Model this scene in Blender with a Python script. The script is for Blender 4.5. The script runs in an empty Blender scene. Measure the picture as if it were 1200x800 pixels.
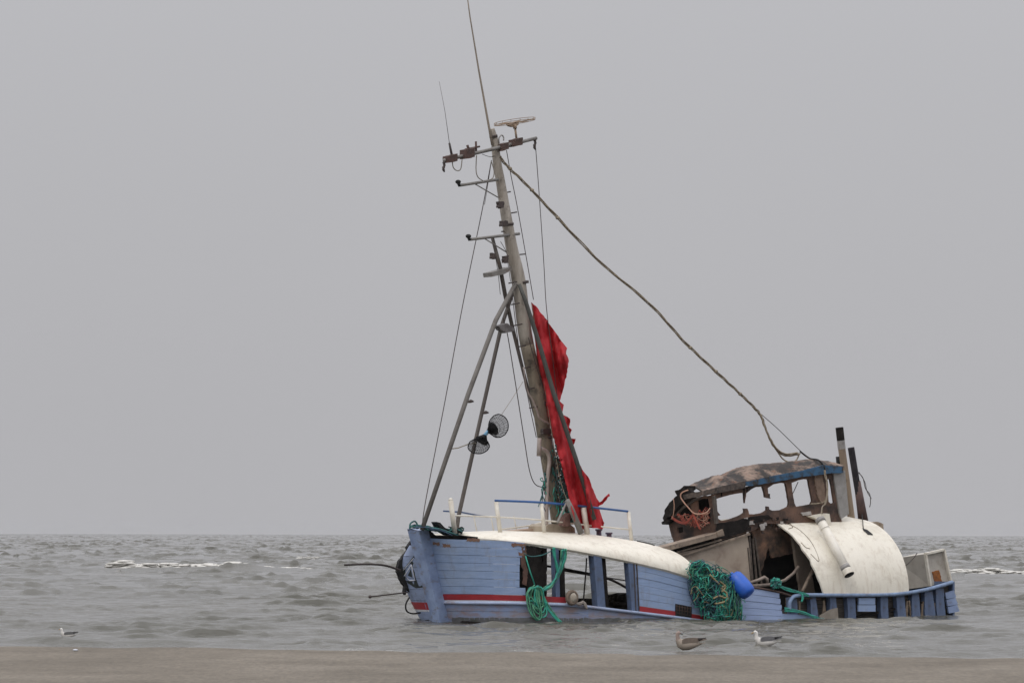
import bpy, math, random
import numpy as np
from mathutils import Vector, noise
from mathutils.geometry import delaunay_2d_cdt
random.seed(7)
R = math.radians
sc = bpy.context.scene
COL = sc.collection
F = 5000.0; CX, CY = 600.0, 625.6; H0 = 2.27; ROLL = R(0.13)
cr, sr = math.cos(ROLL), math.sin(ROLL)

# ------------------------------------------------------------------ camera maths
def ray(px, py):
    u, v = px - CX, CY - py
    return ((u*cr + v*sr)/F, (-u*sr + v*cr)/F)       # x per metre of depth, z per metre of depth
def at(px, py, Y):
    a, b = ray(px, py)
    return Vector((a*Y, Y, H0 + b*Y))
def proj(p):
    a, b = p[0]/p[1], (p[2]-H0)/p[1]
    u = (a*cr - b*sr)*F; v = (a*sr + b*cr)*F
    return CX+u, CY-v

# ------------------------------------------------------------------ boat frame: s aft, t to port (towards the beach)
YAW = R(38); ca, sa = math.cos(YAW), math.sin(YAW)
Y0 = 110.0; X0 = (522-600)/F*Y0
NX, NY = sa, -ca
BASE = Vector((X0, Y0, 0.0))
def W(s, t, z): return Vector((X0 + s*ca + t*NX, Y0 + s*sa + t*NY, z))
def P(px, py, t=0.0):
    a, b = ray(px, py)
    Y = (t + X0*NX + Y0*NY)/(a*NX + NY)
    return Vector((a*Y, Y, H0 + b*Y))
def st(p):
    dx, dy = p[0]-X0, p[1]-Y0
    return dx*ca+dy*sa, dx*NX+dy*NY
LEN = 16.5; BM = 2.3
def hb(s):
    s = max(s, 0.0)
    b = BM
    if s < 4: b = BM*(1-(1-s/4)**3)**0.315
    if s > 11: b *= 1 - 0.24*((s-11)/(LEN-11))**2.0
    return b
def s0(z, s): return -0.74*(z/2.35)*max(0.0, 1-max(s, 0)/4.5)
def SH(s, z, side=1, off=0.0):
    return W(s + s0(z, s), side*(hb(s)+off), z)
def HX(px, py, side=1, off=0.0):
    """pixel -> point of the hull skin"""
    a, b = ray(px, py)
    lo, hi = (0.0, 20.0) if side == 1 else (0.0, 0.32)
    for _ in range(40):
        m = (lo+hi)/2
        z = H0 + b*Y0
        for _k in range(2):
            p = SH(m, z, side, off); z = H0 + b*p[1]
        x = p[0]/p[1]
        if (x < a) == (side == 1): lo = m
        else: hi = m
    return SH(m, z, side, off)

# ------------------------------------------------------------------ materials
MATS = {}
def nt_mat(name):
    m = bpy.data.materials.new(name); m.use_nodes = True
    nt = m.node_tree; b = nt.nodes['Principled BSDF']
    return m, nt, b
def ramp(nt, fac, stops):
    r = nt.nodes.new('ShaderNodeValToRGB')
    while len(r.color_ramp.elements) < len(stops): r.color_ramp.elements.new(0.5)
    for e, (p, c) in zip(r.color_ramp.elements, stops):
        e.position = p; e.color = (*c, 1)
    nt.links.new(fac, r.inputs[0]); return r
def noise_node(nt, scale, detail=6, rough=0.6, stretch=(1, 1, 1), dist=0.0):
    tc = nt.nodes.new('ShaderNodeTexCoord'); mp = nt.nodes.new('ShaderNodeMapping')
    mp.inputs['Scale'].default_value = stretch
    n = nt.nodes.new('ShaderNodeTexNoise'); n.inputs['Scale'].default_value = scale
    n.inputs['Detail'].default_value = detail; n.inputs['Roughness'].default_value = rough
    n.inputs['Distortion'].default_value = dist
    nt.links.new(tc.outputs['Object'], mp.inputs['Vector']); nt.links.new(mp.outputs[0], n.inputs['Vector'])
    return n
def mat(name, base, alt=None, amt=0.5, scale=3.0, rough=0.7, stretch=(1, 1, 1), spots=None, spot_c=(0.05, 0.04, 0.03), spot_at=0.62, spot_scale=6,
        bump=0.15, metallic=0.0, spot_stretch=(1, 1, 1), soft=0.06, wear=None):
    """base colour mottled with alt by a noise; worn spots of a third colour"""
    m, nt, b = nt_mat(name)
    alt = alt or tuple(c*0.75 for c in base)
    n = noise_node(nt, scale, stretch=stretch)
    mid = tuple(base[i]*(1-amt)+alt[i]*amt for i in range(3))
    r = ramp(nt, n.outputs['Fac'], [(0.3, base), (0.7, mid)])
    r.color_ramp.elements[1].color = (*alt, 1) if amt >= 1 else (*mid, 1)
    col = r.outputs[0]
    if spots:
        n2 = noise_node(nt, spot_scale, 8, 0.7, spot_stretch)
        r2 = ramp(nt, n2.outputs['Fac'], [(spot_at-soft, (0, 0, 0)), (spot_at+soft, (1, 1, 1))])
        mul = nt.nodes.new('ShaderNodeMath'); mul.operation = 'MULTIPLY'; mul.inputs[1].default_value = spots
        nt.links.new(r2.outputs[0], mul.inputs[0])
        mx = nt.nodes.new('ShaderNodeMixRGB'); nt.links.new(mul.outputs[0], mx.inputs[0])
        nt.links.new(col, mx.inputs[1]); mx.inputs[2].default_value = (*spot_c, 1); col = mx.outputs[0]
    for (wa, wc, wat, wsc, wst, wsoft) in (wear or []):
        n3 = noise_node(nt, wsc, 9, 0.72, wst, .4)
        r3 = ramp(nt, n3.outputs['Fac'], [(wat-wsoft, (0, 0, 0)), (wat+wsoft, (1, 1, 1))])
        m3 = nt.nodes.new('ShaderNodeMath'); m3.operation = 'MULTIPLY'; m3.inputs[1].default_value = wa; nt.links.new(r3.outputs[0], m3.inputs[0])
        x3 = nt.nodes.new('ShaderNodeMixRGB'); nt.links.new(m3.outputs[0], x3.inputs[0]); nt.links.new(col, x3.inputs[1]); x3.inputs[2].default_value = (*wc, 1); col = x3.outputs[0]
    nt.links.new(col, b.inputs['Base Color'])
    b.inputs['Roughness'].default_value = rough; b.inputs['Metallic'].default_value = metallic
    if bump:
        nb = noise_node(nt, scale*6, 5, 0.65, stretch)
        bp = nt.nodes.new('ShaderNodeBump'); bp.inputs['Strength'].default_value = bump; bp.inputs['Distance'].default_value = 0.03
        nt.links.new(nb.outputs['Fac'], bp.inputs['Height']); nt.links.new(bp.outputs[0], b.inputs['Normal'])
    if name.startswith(('char', 'soot', 'black')): b.inputs['Specular IOR Level'].default_value = .15
    MATS[name] = m; return m
LS = (1, 1, 7)        # streaks lying along the planks
M_blue = mat('blue_paint', (0.285, 0.385, 0.60), (0.225, 0.31, 0.48), 1.0, 2.2, 0.6, LS, wear=[(.45, (.36, .42, .52), .60, 1.1, (1, 1, 4), .12), (.75, (.09, .085, .09), .70, 4.5, (3, 3, 1), .03), (.5, (.20, .20, .22), .62, 1.6, (2.5, 2.5, .5), .08)], spots=0.5, spot_c=(0.12, 0.14, 0.2), spot_at=0.66, spot_scale=5, spot_stretch=(1, 1, 5))
M_blue2 = mat('worn_blue_paint', (0.30, 0.39, 0.59), (0.18, 0.24, 0.40), 1.0, 3, 0.65, (1, 1, 1), spots=0.85, spot_c=(0.17, 0.14, 0.11), spot_at=0.60, spot_scale=3.5, spot_stretch=(1, 1, 2))
M_bluedirty = mat('water_stained_blue_paint', (0.23, 0.31, 0.52), (0.24, 0.25, 0.30), 1.0, 1.2, 0.6, (1, 1, 3), spots=0.7, spot_c=(0.26, 0.16, 0.12), spot_at=0.56, spot_scale=2.2, spot_stretch=(1, 1, 3), soft=.1)
M_frame = mat('faded_blue_timber', (0.12, 0.17, 0.29), (0.08, 0.11, 0.18), 1.0, 4, 0.75, (1, 1, .3), spots=0.6, spot_c=(0.07, 0.06, 0.05), spot_at=0.58)
M_rail = mat('rail_blue', (0.24, 0.34, 0.52), (0.13, 0.18, 0.28), 1.0, 5, 0.6, spots=0.6, spot_c=(0.15, 0.10, 0.08), spot_at=0.62)
M_red = mat('red_paint', (0.36, 0.022, 0.032), (0.24, 0.018, 0.025), 1.0, 4, 0.55, spots=0.5, spot_c=(0.2, 0.08, 0.07), spot_at=0.66)
M_white = mat('white_paint', (0.60, 0.62, 0.68), (0.45, 0.47, 0.52), 1.0, 4, 0.55)
M_cream = mat('cream_paint', (0.80, 0.76, 0.67), (0.72, 0.68, 0.58), 1.0, 0.8, 0.5, wear=[(.5, (.42, .37, .29), .62, .9, (1, 1, 2), .12), (.8, (.22, .17, .12), .71, 5, (1, 1, 1), .02), (.35, (.35, .25, .16), .60, 2.2, (3, 3, .4), .08)], spots=0.45, spot_c=(0.36, 0.30, 0.23), spot_at=0.64, spot_scale=2.6, bump=0.05, soft=.1)
M_creamrail = mat('cream_rail_paint', (0.74, 0.71, 0.63), (0.55, 0.5, 0.42), 1.0, 5, 0.5, spots=0.5, spot_c=(0.3, 0.18, 0.1), spot_at=0.66)
M_bluerail = mat('bright_blue_rail', (0.03, 0.12, 0.36), (0.03, 0.08, 0.2), 1.0, 5, 0.5)
M_char = mat('charred_wood', (0.010, 0.009, 0.009), (0.028, 0.024, 0.022), 1.0, 5, 0.9, spots=0.7, spot_c=(0.085, 0.055, 0.042), spot_at=0.66, bump=0.6)
M_burnt = mat('scorched_brown_paint', (0.17, 0.095, 0.065), (0.055, 0.036, 0.03), 1.0, 2.4, 0.8, spots=0.9, spot_c=(0.018, 0.016, 0.016), spot_at=0.55, spot_scale=2.0, bump=0.5, soft=.1)
M_burnt2 = mat('scorched_inner_wall', (0.24, 0.13, 0.08), (0.12, 0.08, 0.06), 1.0, 3, 0.8, spots=1.0, spot_c=(0.03, 0.024, 0.02), spot_at=0.5, spot_scale=1.6, bump=0.3, soft=.12)
M_roof = mat('burnt_roof_skin', (0.29, 0.21, 0.165), (0.16, 0.115, 0.09), 1.0, 4, 0.85, spots=1.0, spot_c=(0.030, 0.026, 0.024), spot_at=0.485, spot_scale=1.8, bump=0.8, soft=.06, wear=[(.8, (.20, .085, .045), .62, 3, (1, 1, 1), .06)])
M_fascia = mat('blue_fascia', (0.035, 0.115, 0.22), (0.03, 0.075, 0.14), 1.0, 4, 0.65, spots=1.0, spot_c=(0.03, 0.028, 0.026), spot_at=0.55, spot_scale=4)
M_fascia2 = mat('burnt_fascia', (0.035, 0.03, 0.028), (0.13, 0.10, 0.085), 1.0, 9, 0.85, spots=0.8, spot_c=(0.3, 0.28, 0.25), spot_at=0.70, spot_scale=14)
M_panel = mat('smoked_beige_panel', (0.42, 0.35, 0.28), (0.30, 0.235, 0.185), 1.0, 1.6, 0.7, spots=0.75, spot_c=(0.15, 0.10, 0.075), spot_at=0.60, spot_scale=1.7, bump=0.1, soft=.12)
M_ledge = mat('grimy_ledge_wood', (0.33, 0.26, 0.20), (0.17, 0.13, 0.10), 1.0, 4, 0.75, spots=0.7, spot_c=(0.04, 0.03, 0.03), spot_at=0.6)
M_mast = mat('weathered_mast_wood', (0.46, 0.42, 0.37), (0.24, 0.21, 0.175), 1.0, 2.5, 0.8, (2, 2, .4), spots=0.6, spot_c=(0.07, 0.055, 0.045), spot_at=0.60, spot_scale=3, bump=0.4)
M_mastlow = mat('stained_mast_wood', (0.25, 0.21, 0.155), (0.13, 0.11, 0.085), 1.0, 3, 0.8, (2, 2, .4), spots=0.7, spot_c=(0.04, 0.035, 0.03), spot_at=0.56, spot_scale=3, bump=0.4)
M_steel = mat('grey_galvanised_pole', (0.24, 0.23, 0.22), (0.12, 0.11, 0.10), 1.0, 3, 0.6, spots=0.6, spot_c=(0.12, 0.07, 0.05), spot_at=0.64)
M_dark = mat('dark_iron', (0.035, 0.03, 0.03), (0.07, 0.05, 0.045), 1.0, 6, 0.7)
M_rustdark = mat('rusty_iron', (0.10, 0.055, 0.045), (0.05, 0.035, 0.03), 1.0, 6, 0.8)
M_greypaint = mat('grey_painted_tin', (0.33, 0.32, 0.31), (0.22, 0.21, 0.20), 1.0, 5, 0.6, spots=0.6, spot_c=(0.1, 0.08, 0.07), spot_at=0.62)
M_tan = mat('tan_exhaust', (0.30, 0.23, 0.16), (0.20, 0.15, 0.11), 1.0, 3, 0.7, (1, 1, .4), spots=.5, spot_at=.63)
M_locker = mat('locker_paint', (0.50, 0.47, 0.42), (0.36, 0.33, 0.29), 1.0, 2, 0.6, spots=0.5, spot_c=(0.22, 0.18, 0.14), spot_at=0.60, spot_scale=2.5)
M_rust = mat('orange_rust', (0.36, 0.13, 0.03), (0.10, 0.035, 0.015), 1.0, 9, 0.9)
M_sail = mat('red_cloth', (0.60, 0.030, 0.040), (0.50, 0.022, 0.032), 1.0, 1.6, 0.75, spots=0.4, spot_c=(0.12, 0.01, 0.015), spot_at=0.62, bump=0.2)
_nt = M_sail.node_tree; _b = _nt.nodes['Principled BSDF']; _t = _nt.nodes.new('ShaderNodeBsdfTranslucent'); _t.inputs[0].default_value = (.62, .03, .04, 1)
_m = _nt.nodes.new('ShaderNodeMixShader'); _m.inputs[0].default_value = .35; _nt.links.new(_b.outputs[0], _m.inputs[1]); _nt.links.new(_t.outputs[0], _m.inputs[2]); _nt.links.new(_m.outputs[0], _nt.nodes['Material Output'].inputs['Surface'])
M_green = mat('green_twine', (0.05, 0.42, 0.31), (0.025, 0.25, 0.19), 1.0, 8, 0.7, bump=0)
M_teal = mat('dark_teal_twine', (0.03, 0.17, 0.16), (0.03, 0.07, 0.08), 1.0, 8, 0.75, bump=0)
M_sand_t = mat('straw_twine', (0.36, 0.30, 0.17), (0.2, 0.16, 0.09), 1.0, 8, 0.8, bump=0)
M_bluetw = mat('slate_blue_twine', (0.05, 0.10, 0.17), (0.03, 0.05, 0.08), 1.0, 8, 0.8, bump=0)
M_ltgreen = mat('pale_green_rope', (0.12, 0.36, 0.22), (0.05, 0.2, 0.12), 1.0, 8, 0.7, bump=0)
M_orange = mat('orange_twine', (0.42, 0.085, 0.055), (0.26, 0.06, 0.045), 1.0, 8, 0.7, bump=0)
M_rope = mat('weathered_rope', (0.34, 0.29, 0.21), (0.18, 0.145, 0.105), 1.0, 14, 0.85, bump=0)
M_black = mat('black_rubber', (0.014, 0.014, 0.015), (0.03, 0.03, 0.03), 1.0, 6, 0.6)
M_buoy = mat('blue_plastic', (0.015, 0.12, 0.58), (0.02, 0.085, 0.40), 1.0, 3, 0.45, bump=0.04)
M_letter = mat('black_lettering', (0.02, 0.026, 0.028), (0.05, 0.06, 0.06), 1.0, 6, 0.6, bump=0)
M_mesh = mat('black_netting', (0.01, 0.01, 0.012), (0.02, 0.02, 0.02), 1.0, 6, 0.8, bump=0)

# ------------------------------------------------------------------ mesh builder
class MB:
    def __init__(self): self.v = []; self.f = []; self.m = []; self.sm = []
    def add(self, vs, fs, mi=0, smooth=False):
        o = len(self.v); self.v += [Vector(p) for p in vs]
        for f in fs:
            self.f.append([i+o for i in f]); self.m.append(mi); self.sm.append(smooth)
    def tube(self, pts, r, n=7, mi=0, cap=True):
        pts = [Vector(p) for p in pts]
        if not hasattr(r, '__len__'): r = [r]*len(pts)
        vs = []; fs = []; N = len(pts)
        ref = Vector((0.13, 0.2, 1)).normalized(); prev = None
        for i, p in enumerate(pts):
            t = (pts[min(i+1, N-1)] - pts[max(i-1, 0)])
            if t.length < 1e-9: t = Vector((0, 0, 1))
            t.normalize()
            if prev is None:
                u = t.cross(ref)
                if u.length < 0.1: u = t.cross(Vector((1, 0, 0)))
            else: u = prev - t*prev.dot(t)
            if u.length < 1e-6: u = t.orthogonal()
            u.normalize(); prev = u; w = t.cross(u)
            for k in range(n):
                a = 2*math.pi*k/n
                vs.append(p + (u*math.cos(a) + w*math.sin(a))*r[i])
        for i in range(N-1):
            for k in range(n):
                k2 = (k+1) % n
                fs.append([i*n+k, i*n+k2, (i+1)*n+k2, (i+1)*n+k])
        if cap: fs.append(list(range(n))[::-1]); fs.append([(N-1)*n+k for k in range(n)])
        self.add(vs, fs, mi, True); return self
    def beam(self, p0, p1, w, d, side=None, mi=0):
        """rectangular beam; w along the width vector (seen across the view), d into depth"""
        p0, p1 = Vector(p0), Vector(p1); t = (p1-p0).normalized()
        n = side or Vector((NX, NY, 0)); n = (n - t*n.dot(t)).normalized(); u = t.cross(n)
        vs = []
        for p in (p0, p1):
            for a, b in ((-1, -1), (1, -1), (1, 1), (-1, 1)): vs.append(p + u*a*w/2 + n*b*d/2)
        self.add(vs, [[0, 3, 2, 1], [4, 5, 6, 7], [0, 1, 5, 4], [1, 2, 6, 5], [2, 3, 7, 6], [3, 0, 4, 7]], mi); return self
    def grid(self, g, back=None, mi=0, smooth=True):
        """g[row][col] of points; back: function(point,row,col)->point makes it a closed slab"""
        nr, nc = len(g), len(g[0]); vs = [p for r_ in g for p in r_]; fs = []
        idx = lambda i, j: i*nc+j
        for i in range(nr-1):
            for j in range(nc-1): fs.append([idx(i, j), idx(i, j+1), idx(i+1, j+1), idx(i+1, j)])
        self.add(vs, fs, mi, smooth)
        if back:
            g2 = [[back(g[i][j], i, j) for j in range(nc)] for i in range(nr)]
            self.add([p for r_ in g2 for p in r_], [f[::-1] for f in fs], mi, smooth)
            rim = [(0, j) for j in range(nc)] + [(i, nc-1) for i in range(1, nr)] + [(nr-1, j) for j in range(nc-2, -1, -1)] + [(i, 0) for i in range(nr-2, 0, -1)]
            n = len(rim)
            self.add([g[i][j] for i, j in rim] + [g2[i][j] for i, j in rim], [[k, n+k, n+(k+1) % n, (k+1) % n] for k in range(n)], mi, False)
        return self
    def cutout(self, loops, mapper, thick, mi=0, inner=None):
        """plate from pixel loops (first = outline, rest = holes), mapped into the scene and given thickness"""
        vs = []; es = []
        for lp in loops:
            o = len(vs); n = len(lp)
            for p in lp: vs.append(Vector((p[0], -p[1])))
            es += [(o+i, o+(i+1) % n) for i in range(n)]
        if inner:
            xs = [p[0] for p in loops[0]]; ys = [p[1] for p in loops[0]]
            x = min(xs)+inner/2
            while x < max(xs):
                y = min(ys)+inner/2
                while y < max(ys):
                    if inpoly(x, y, loops[0]) and not any(inpoly(x, y, h) for h in loops[1:]): vs.append(Vector((x, -y)))
                    y += inner
                x += inner
        ov, oe, of, *_ = delaunay_2d_cdt(vs, es, [], 1, 1e-4)
        def cen(f): return sum(ov[i][0] for i in f)/len(f), -sum(ov[i][1] for i in f)/len(f)
        of = [f for f in of if inpoly(*cen(f), loops[0]) and not any(inpoly(*cen(f), h) for h in loops[1:])]
        front = [mapper(v[0], -v[1]) for v in ov]
        back = [p + thick for p in front]; n = len(front)
        fs = [list(f) for f in of]
        self.add(front + back, fs + [[i+n for i in f[::-1]] for f in fs], mi, bool(inner))
        cnt = {}
        for f in fs:
            for a, b in zip(f, f[1:]+f[:1]): cnt[(a, b)] = 1
        rim = [(a, b) for (a, b) in cnt if (b, a) not in cnt]
        rv = []; rf = []
        for a, b in rim:
            o = len(rv); rv += [front[a], front[b], back[b], back[a]]; rf.append([o+3, o+2, o+1, o])
        self.add(rv, rf, mi, False); return self
    def ball(self, c, r, mi=0, n=10, sq=(1, 1, 1), jit=0.0):
        vs = []; fs = []
        for i in range(n+1):
            th = math.pi*i/n
            for k in range(n*2):
                ph = math.pi*k/n
                d = Vector((math.sin(th)*math.cos(ph)*sq[0], math.sin(th)*math.sin(ph)*sq[1], math.cos(th)*sq[2]))
                vs.append(Vector(c)+d*r*(1+jit*noise.noise(d*3+Vector(c))))
        m = 2*n
        for i in range(n):
            for k in range(m): fs.append([i*m+k, (i+1)*m+k, (i+1)*m+(k+1) % m, i*m+(k+1) % m])
        self.add(vs, fs, mi, True); return self
def inpoly(x, y, poly):
    c = False; n = len(poly); j = n-1
    for i in range(n):
        xi, yi = poly[i][0], poly[i][1]; xj, yj = poly[j][0], poly[j][1]
        if (yi > y) != (yj > y) and x < (xj-xi)*(y-yi)/(yj-yi)+xi: c = not c
        j = i
    return c
def rag(poly, step=2.5, amp=0.7, seed=1, keep=0):
    out = []; n = len(poly)
    for i in range(n):
        a, b = poly[i], poly[(i+1) % n]; d = math.hypot(b[0]-a[0], b[1]-a[1]); k = max(1, int(d/step))
        for j in range(k):
            f = j/k; x = a[0]+(b[0]-a[0])*f; y = a[1]+(b[1]-a[1])*f
            q = Vector((x*.9, y*.9, seed*7.7))
            out.append((x+amp*noise.noise(q)*1.6, y+amp*noise.noise(q+Vector((31, 5, 2)))*1.6))
    return out
def ip(curve, x):
    """piecewise linear y(x)"""
    if x <= curve[0][0]: return curve[0][1]
    for (x0, y0_), (x1, y1_) in zip(curve, curve[1:]):
        if x <= x1: return y0_ + (y1_-y0_)*(x-x0)/(x1-x0)
    return curve[-1][1]
def smooth_line(pts, k=6):
    """Catmull-Rom through points (vectors or pixels)"""
    pts = [Vector(p) for p in pts]; out = []
    for i in range(len(pts)-1):
        p0 = pts[max(i-1, 0)]; p1 = pts[i]; p2 = pts[i+1]; p3 = pts[min(i+2, len(pts)-1)]
        for j in range(k):
            t = j/k
            out.append(0.5*((2*p1)+(p2-p0)*t+(2*p0-5*p1+4*p2-p3)*t*t+(3*p1-p0-3*p2+p3)*t**3))
    out.append(pts[-1]); return out

def tangle(name, poly, n, rad, mats, weights, tmap, seed, seglen=5, steps=10, bias=(0, .3)):
    mb = MB(); rnd = random.Random(seed)
    xs = [p[0] for p in poly]; ys = [p[1] for p in poly]
    for i in range(n):
        for _ in range(50):
            x, y = rnd.uniform(min(xs), max(xs)), rnd.uniform(min(ys), max(ys))
            if inpoly(x, y, poly): break
        a = rnd.uniform(0, 6.28); q = [(x, y)]; d0 = rnd.uniform(0, 1)
        for k in range(steps):
            a += rnd.gauss(0, .75)
            nx, ny = q[-1][0]+math.cos(a)*seglen+bias[0], q[-1][1]+math.sin(a)*seglen+bias[1]
            if not inpoly(nx, ny, poly): a += 2.4; nx, ny = q[-1][0]+math.cos(a)*seglen*.5, q[-1][1]+math.sin(a)*seglen*.5
            if inpoly(nx, ny, poly) or rnd.random() < .12: q.append((nx, ny))
        if len(q) < 3: continue
        ph = rnd.uniform(0, 6)
        pts = [tmap(u, v_, d0 + .25*math.sin(j*.8+ph)) for j, (u, v_) in enumerate(q)]
        mb.tube(smooth_line(pts, 3), rad*rnd.uniform(.6, 1.3), 4, mi=rnd.choices(range(len(mats)), weights)[0])
    return mb

ORIG = {}
def link(o, loc, parent):
    COL.objects.link(o)
    if parent is not None:
        o.parent = parent; o.location = Vector(loc) - ORIG[parent.name]
    else: o.location = loc
    ORIG[o.name] = Vector(loc)
def obj(name, mb, mats, parent=None, origin=None, label=None):
    me = bpy.data.meshes.new(name)
    if origin is None:
        if parent is not None:
            c = Vector((0, 0, 0))
            for v in mb.v: c += v
            origin = c/len(mb.v)
        else:
            origin = Vector((sum(v.x for v in mb.v)/len(mb.v), sum(v.y for v in mb.v)/len(mb.v), min(v.z for v in mb.v)))
    me.from_pydata([v-origin for v in mb.v], [], mb.f)
    if not isinstance(mats, (list, tuple)): mats = [mats]
    for m in mats: me.materials.append(m)
    me.polygons.foreach_set('material_index', mb.m); me.polygons.foreach_set('use_smooth', mb.sm)
    me.update(); me.validate()
    o = bpy.data.objects.new(name, me); link(o, origin, parent)
    if label: o['label'] = label
    return o
def thing(name, label, cat, loc, group=None):
    o = bpy.data.objects.new(name, None); o.empty_display_size = 0.3; link(o, Vector(loc), None)
    tag(o, label, cat, group); return o
def tag(o, label, cat, group=None):
    o['label'] = label; o['category'] = cat
    if group: o['group'] = group
    return o
TOW = Vector((NX, NY, 0))       # towards port
def inw(d): return TOW*(-d)

# ================================================================== THE WRECK
boat = thing('fishing_boat', 'half sunken burnt-out wooden fishing boat with pale blue hull lying in the sea', 'fishing boat', BASE)

# stem post, raked, wider at the head
mb = MB()
def stem_pt(px, py, s, t):
    # px,py of the centre line at height
    z = H0 + ray(px, py)[1]*Y0
    return W(-0.74*z/2.35 + s, t, z)
zs = [2.36, 1.9, 1.4, 0.9, 0.4, 0.0, -0.6]
g = []
for z in zs:
    k = max(z, 0)/2.36; wd = 0.15+0.10*k; dp = 0.30
    c = -0.74*z/2.35
    g.append([W(c+s_, t_, z + (0.04*(t_ < 0) if z > 2.3 else 0)) for s_, t_ in ((-dp, -wd), (-dp-.015, 0), (-dp, wd), (-dp+.02, wd+.012), (0.08, wd+.012), (0.12, -wd), (-dp, -wd))])
mb.grid(g, smooth=False)
mb.add([g[0][0], g[0][2], g[0][4], g[0][5]], [[0, 1, 2, 3]])
obj('stem', mb, M_blue2, boat, label='heavy raked blue stem post, paint flaking')

# curves in photo pixels
RUB = [(500, 706), (600, 706.5), (664, 708), (688, 710), (740, 716), (780, 720.5), (804, 723.5), (860, 731)]
TOPF = [(500, 630.5), (520, 631.5), (560, 632.5), (600, 634), (620, 636)]
RED = [(500, 696), (560, 696), (616, 697), (664, 699), (750, 709), (800, 716), (830, 720.5)]
def strakes(mb, x0, x1, top, bot, n, side=1, off=0.0, th=0.05, gap=0.35, step=6, edge=None, jag=0.0, mi=0):
    """planks between two pixel curves lying on the hull skin"""
    for r_ in range(n):
        a0, a1 = r_/n, (r_+1)/n
        xa = x0 + (edge[r_][0] if edge else 0) ; xb = x1 + (edge[r_][1] if edge else 0)
        nx = max(2, int((xb-xa)/step)+1); po = off + 0.006*math.sin(r_*2.3)
        rows = []
        for k in range(3):
            f = a0 + (a1-a0)*k/2; row = []
            for j in range(nx+1):
                x = xa + (xb-xa)*j/nx
                yt, yb = top(x), bot(x); y = yt+(yb-yt)*f
                if k == 0: y += gap/2
                if k == 2: y -= gap/2
                row.append(HX(x + (jag*noise.noise(Vector((x*.3, y*.7, 3))) if j in (0, nx) else 0), y, side, po))
            rows.append(row)
        mb.grid(rows, back=lambda p, i, j: p + inw(th)*side, mi=mi, smooth=False)
rub = lambda x: ip(RUB, x)
topf = lambda x: ip(TOPF, x)
red = lambda x: ip(RED, x)

mb = MB(); strakes(mb, 504, 610, topf, lambda x: red(x), 7, edge=[(0, 5), (0, 2), (.5, -.5), (0, -1), (0, -1), (0, -1), (0, 6)])
obj('hull_planking', mb, M_blue, boat)
mb = MB(); strakes(mb, 506, 664, red, lambda x: red(x)+7, 1, off=0.004)
obj('painted_stripe', mb, M_red, boat)
mb = MB(); strakes(mb, 508, 690, lambda x: red(x)+7, lambda x: rub(x), 1, off=0.002, gap=0.1)
obj('stripe_edging', mb, M_white, boat)
mb = MB(); strakes(mb, 510, 850, rub, lambda x: 734, 3)
# under water the skin simply carries on down
mb2 = MB(); strakes(mb2, 510, 690, rub, lambda x: 736, 3); obj('lower_planking', mb2, M_bluedirty, boat)
mb2 = MB(); strakes(mb2, 690, 850, rub, lambda x: 740, 3); obj('lower_planking', mb2, M_bluedirty, boat)
mb = MB()
mb.tube([HX(x, rub(x), 1, 0.035) for x in range(512, 846, 8)], 0.042, 8)
obj('rub_rail', mb, mat('pale_rub_rail', (0.36, 0.44, 0.62), (0.26, 0.31, 0.44), 1.0, 3, 0.55, spots=.6, spot_c=(.3, .22, .18), spot_at=.6, spot_scale=1.5), boat)
# midships planking behind the forward roof
TOPM = [(738, 657), (770, 664), (800, 673), (815, 678), (870, 690)]
topm = lambda x: ip(TOPM, x)
mb = MB(); strakes(mb, 741, 838, topm, lambda x: red(x), 6, edge=[(0, -12), (0, -6), (1, 0), (1, 2), (2, 4), (3, 4)])
obj('hull_planking', mb, M_blue, boat)
mb = MB(); strakes(mb, 749, 840, red, lambda x: red(x)+6.5, 1, off=0.004)
obj('painted_stripe', mb, M_red, boat)
mb = MB(); strakes(mb, 742, 840, lambda x: red(x)+6.5, lambda x: rub(x), 1, gap=.1, off=0.001)
obj('stripe_edging', mb, M_white, boat)
# planking further aft, with a broken end
TOPA = [(838, 682), (860, 684.5), (882, 687), (914, 692), (960, 720)]
mb = MB(); strakes(mb, 838, 915, lambda x: ip(TOPA, x), lambda x: 727, 5, edge=[(0, -1), (0, 0), (0, 1), (0, 2), (0, 4)], jag=2)
obj('hull_planking', mb, mat('pale_blue_paint', (0.34, 0.44, 0.68), (0.27, 0.34, 0.52), 1.0, 2, 0.6, LS, spots=.4, spot_c=(.2, .2, .22), spot_at=.64), boat)
mb = MB(); strakes(mb, 916, 956, lambda x: 717+(x-916)*.04, lambda x: 726, 1)
obj('lower_planking', mb, M_blue, boat)
mb = MB(); mb.tube([HX(x, ip(TOPA, x)-.6, 1, 0.0) for x in (868, 880, 895, 916)] + [HX(932, 698, 1), HX(962, 700, 1, -.1)], 0.03, 6)
obj('broken_capping', mb, M_rustdark, boat)

# flaked paint and split wood at the sheer of the bow
mb = MB()
for x0_, x1_, y_, h_ in ((507, 516, 637, 3), (519, 528, 639.5, 3.5), (548, 562, 632.5, 3.5), (600, 616, 638, 3.5), (608, 617, 649, 4)):
    pl = rag([(x0_, y_-h_/2), (x1_, y_-h_/2), (x1_, y_+h_/2), (x0_, y_+h_/2)], 1.5, 1.1, x0_)
    mb = MB(); mb.cutout([pl], lambda a, b: HX(a, b, 1, 0.012), inw(0.012))
    obj('bare_wood_patch', mb, MATS.get('split_raw_wood') or mat('split_raw_wood', (0.15, 0.07, 0.055), (0.26, 0.17, 0.12), 1.0, 9, 0.8), boat)

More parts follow.
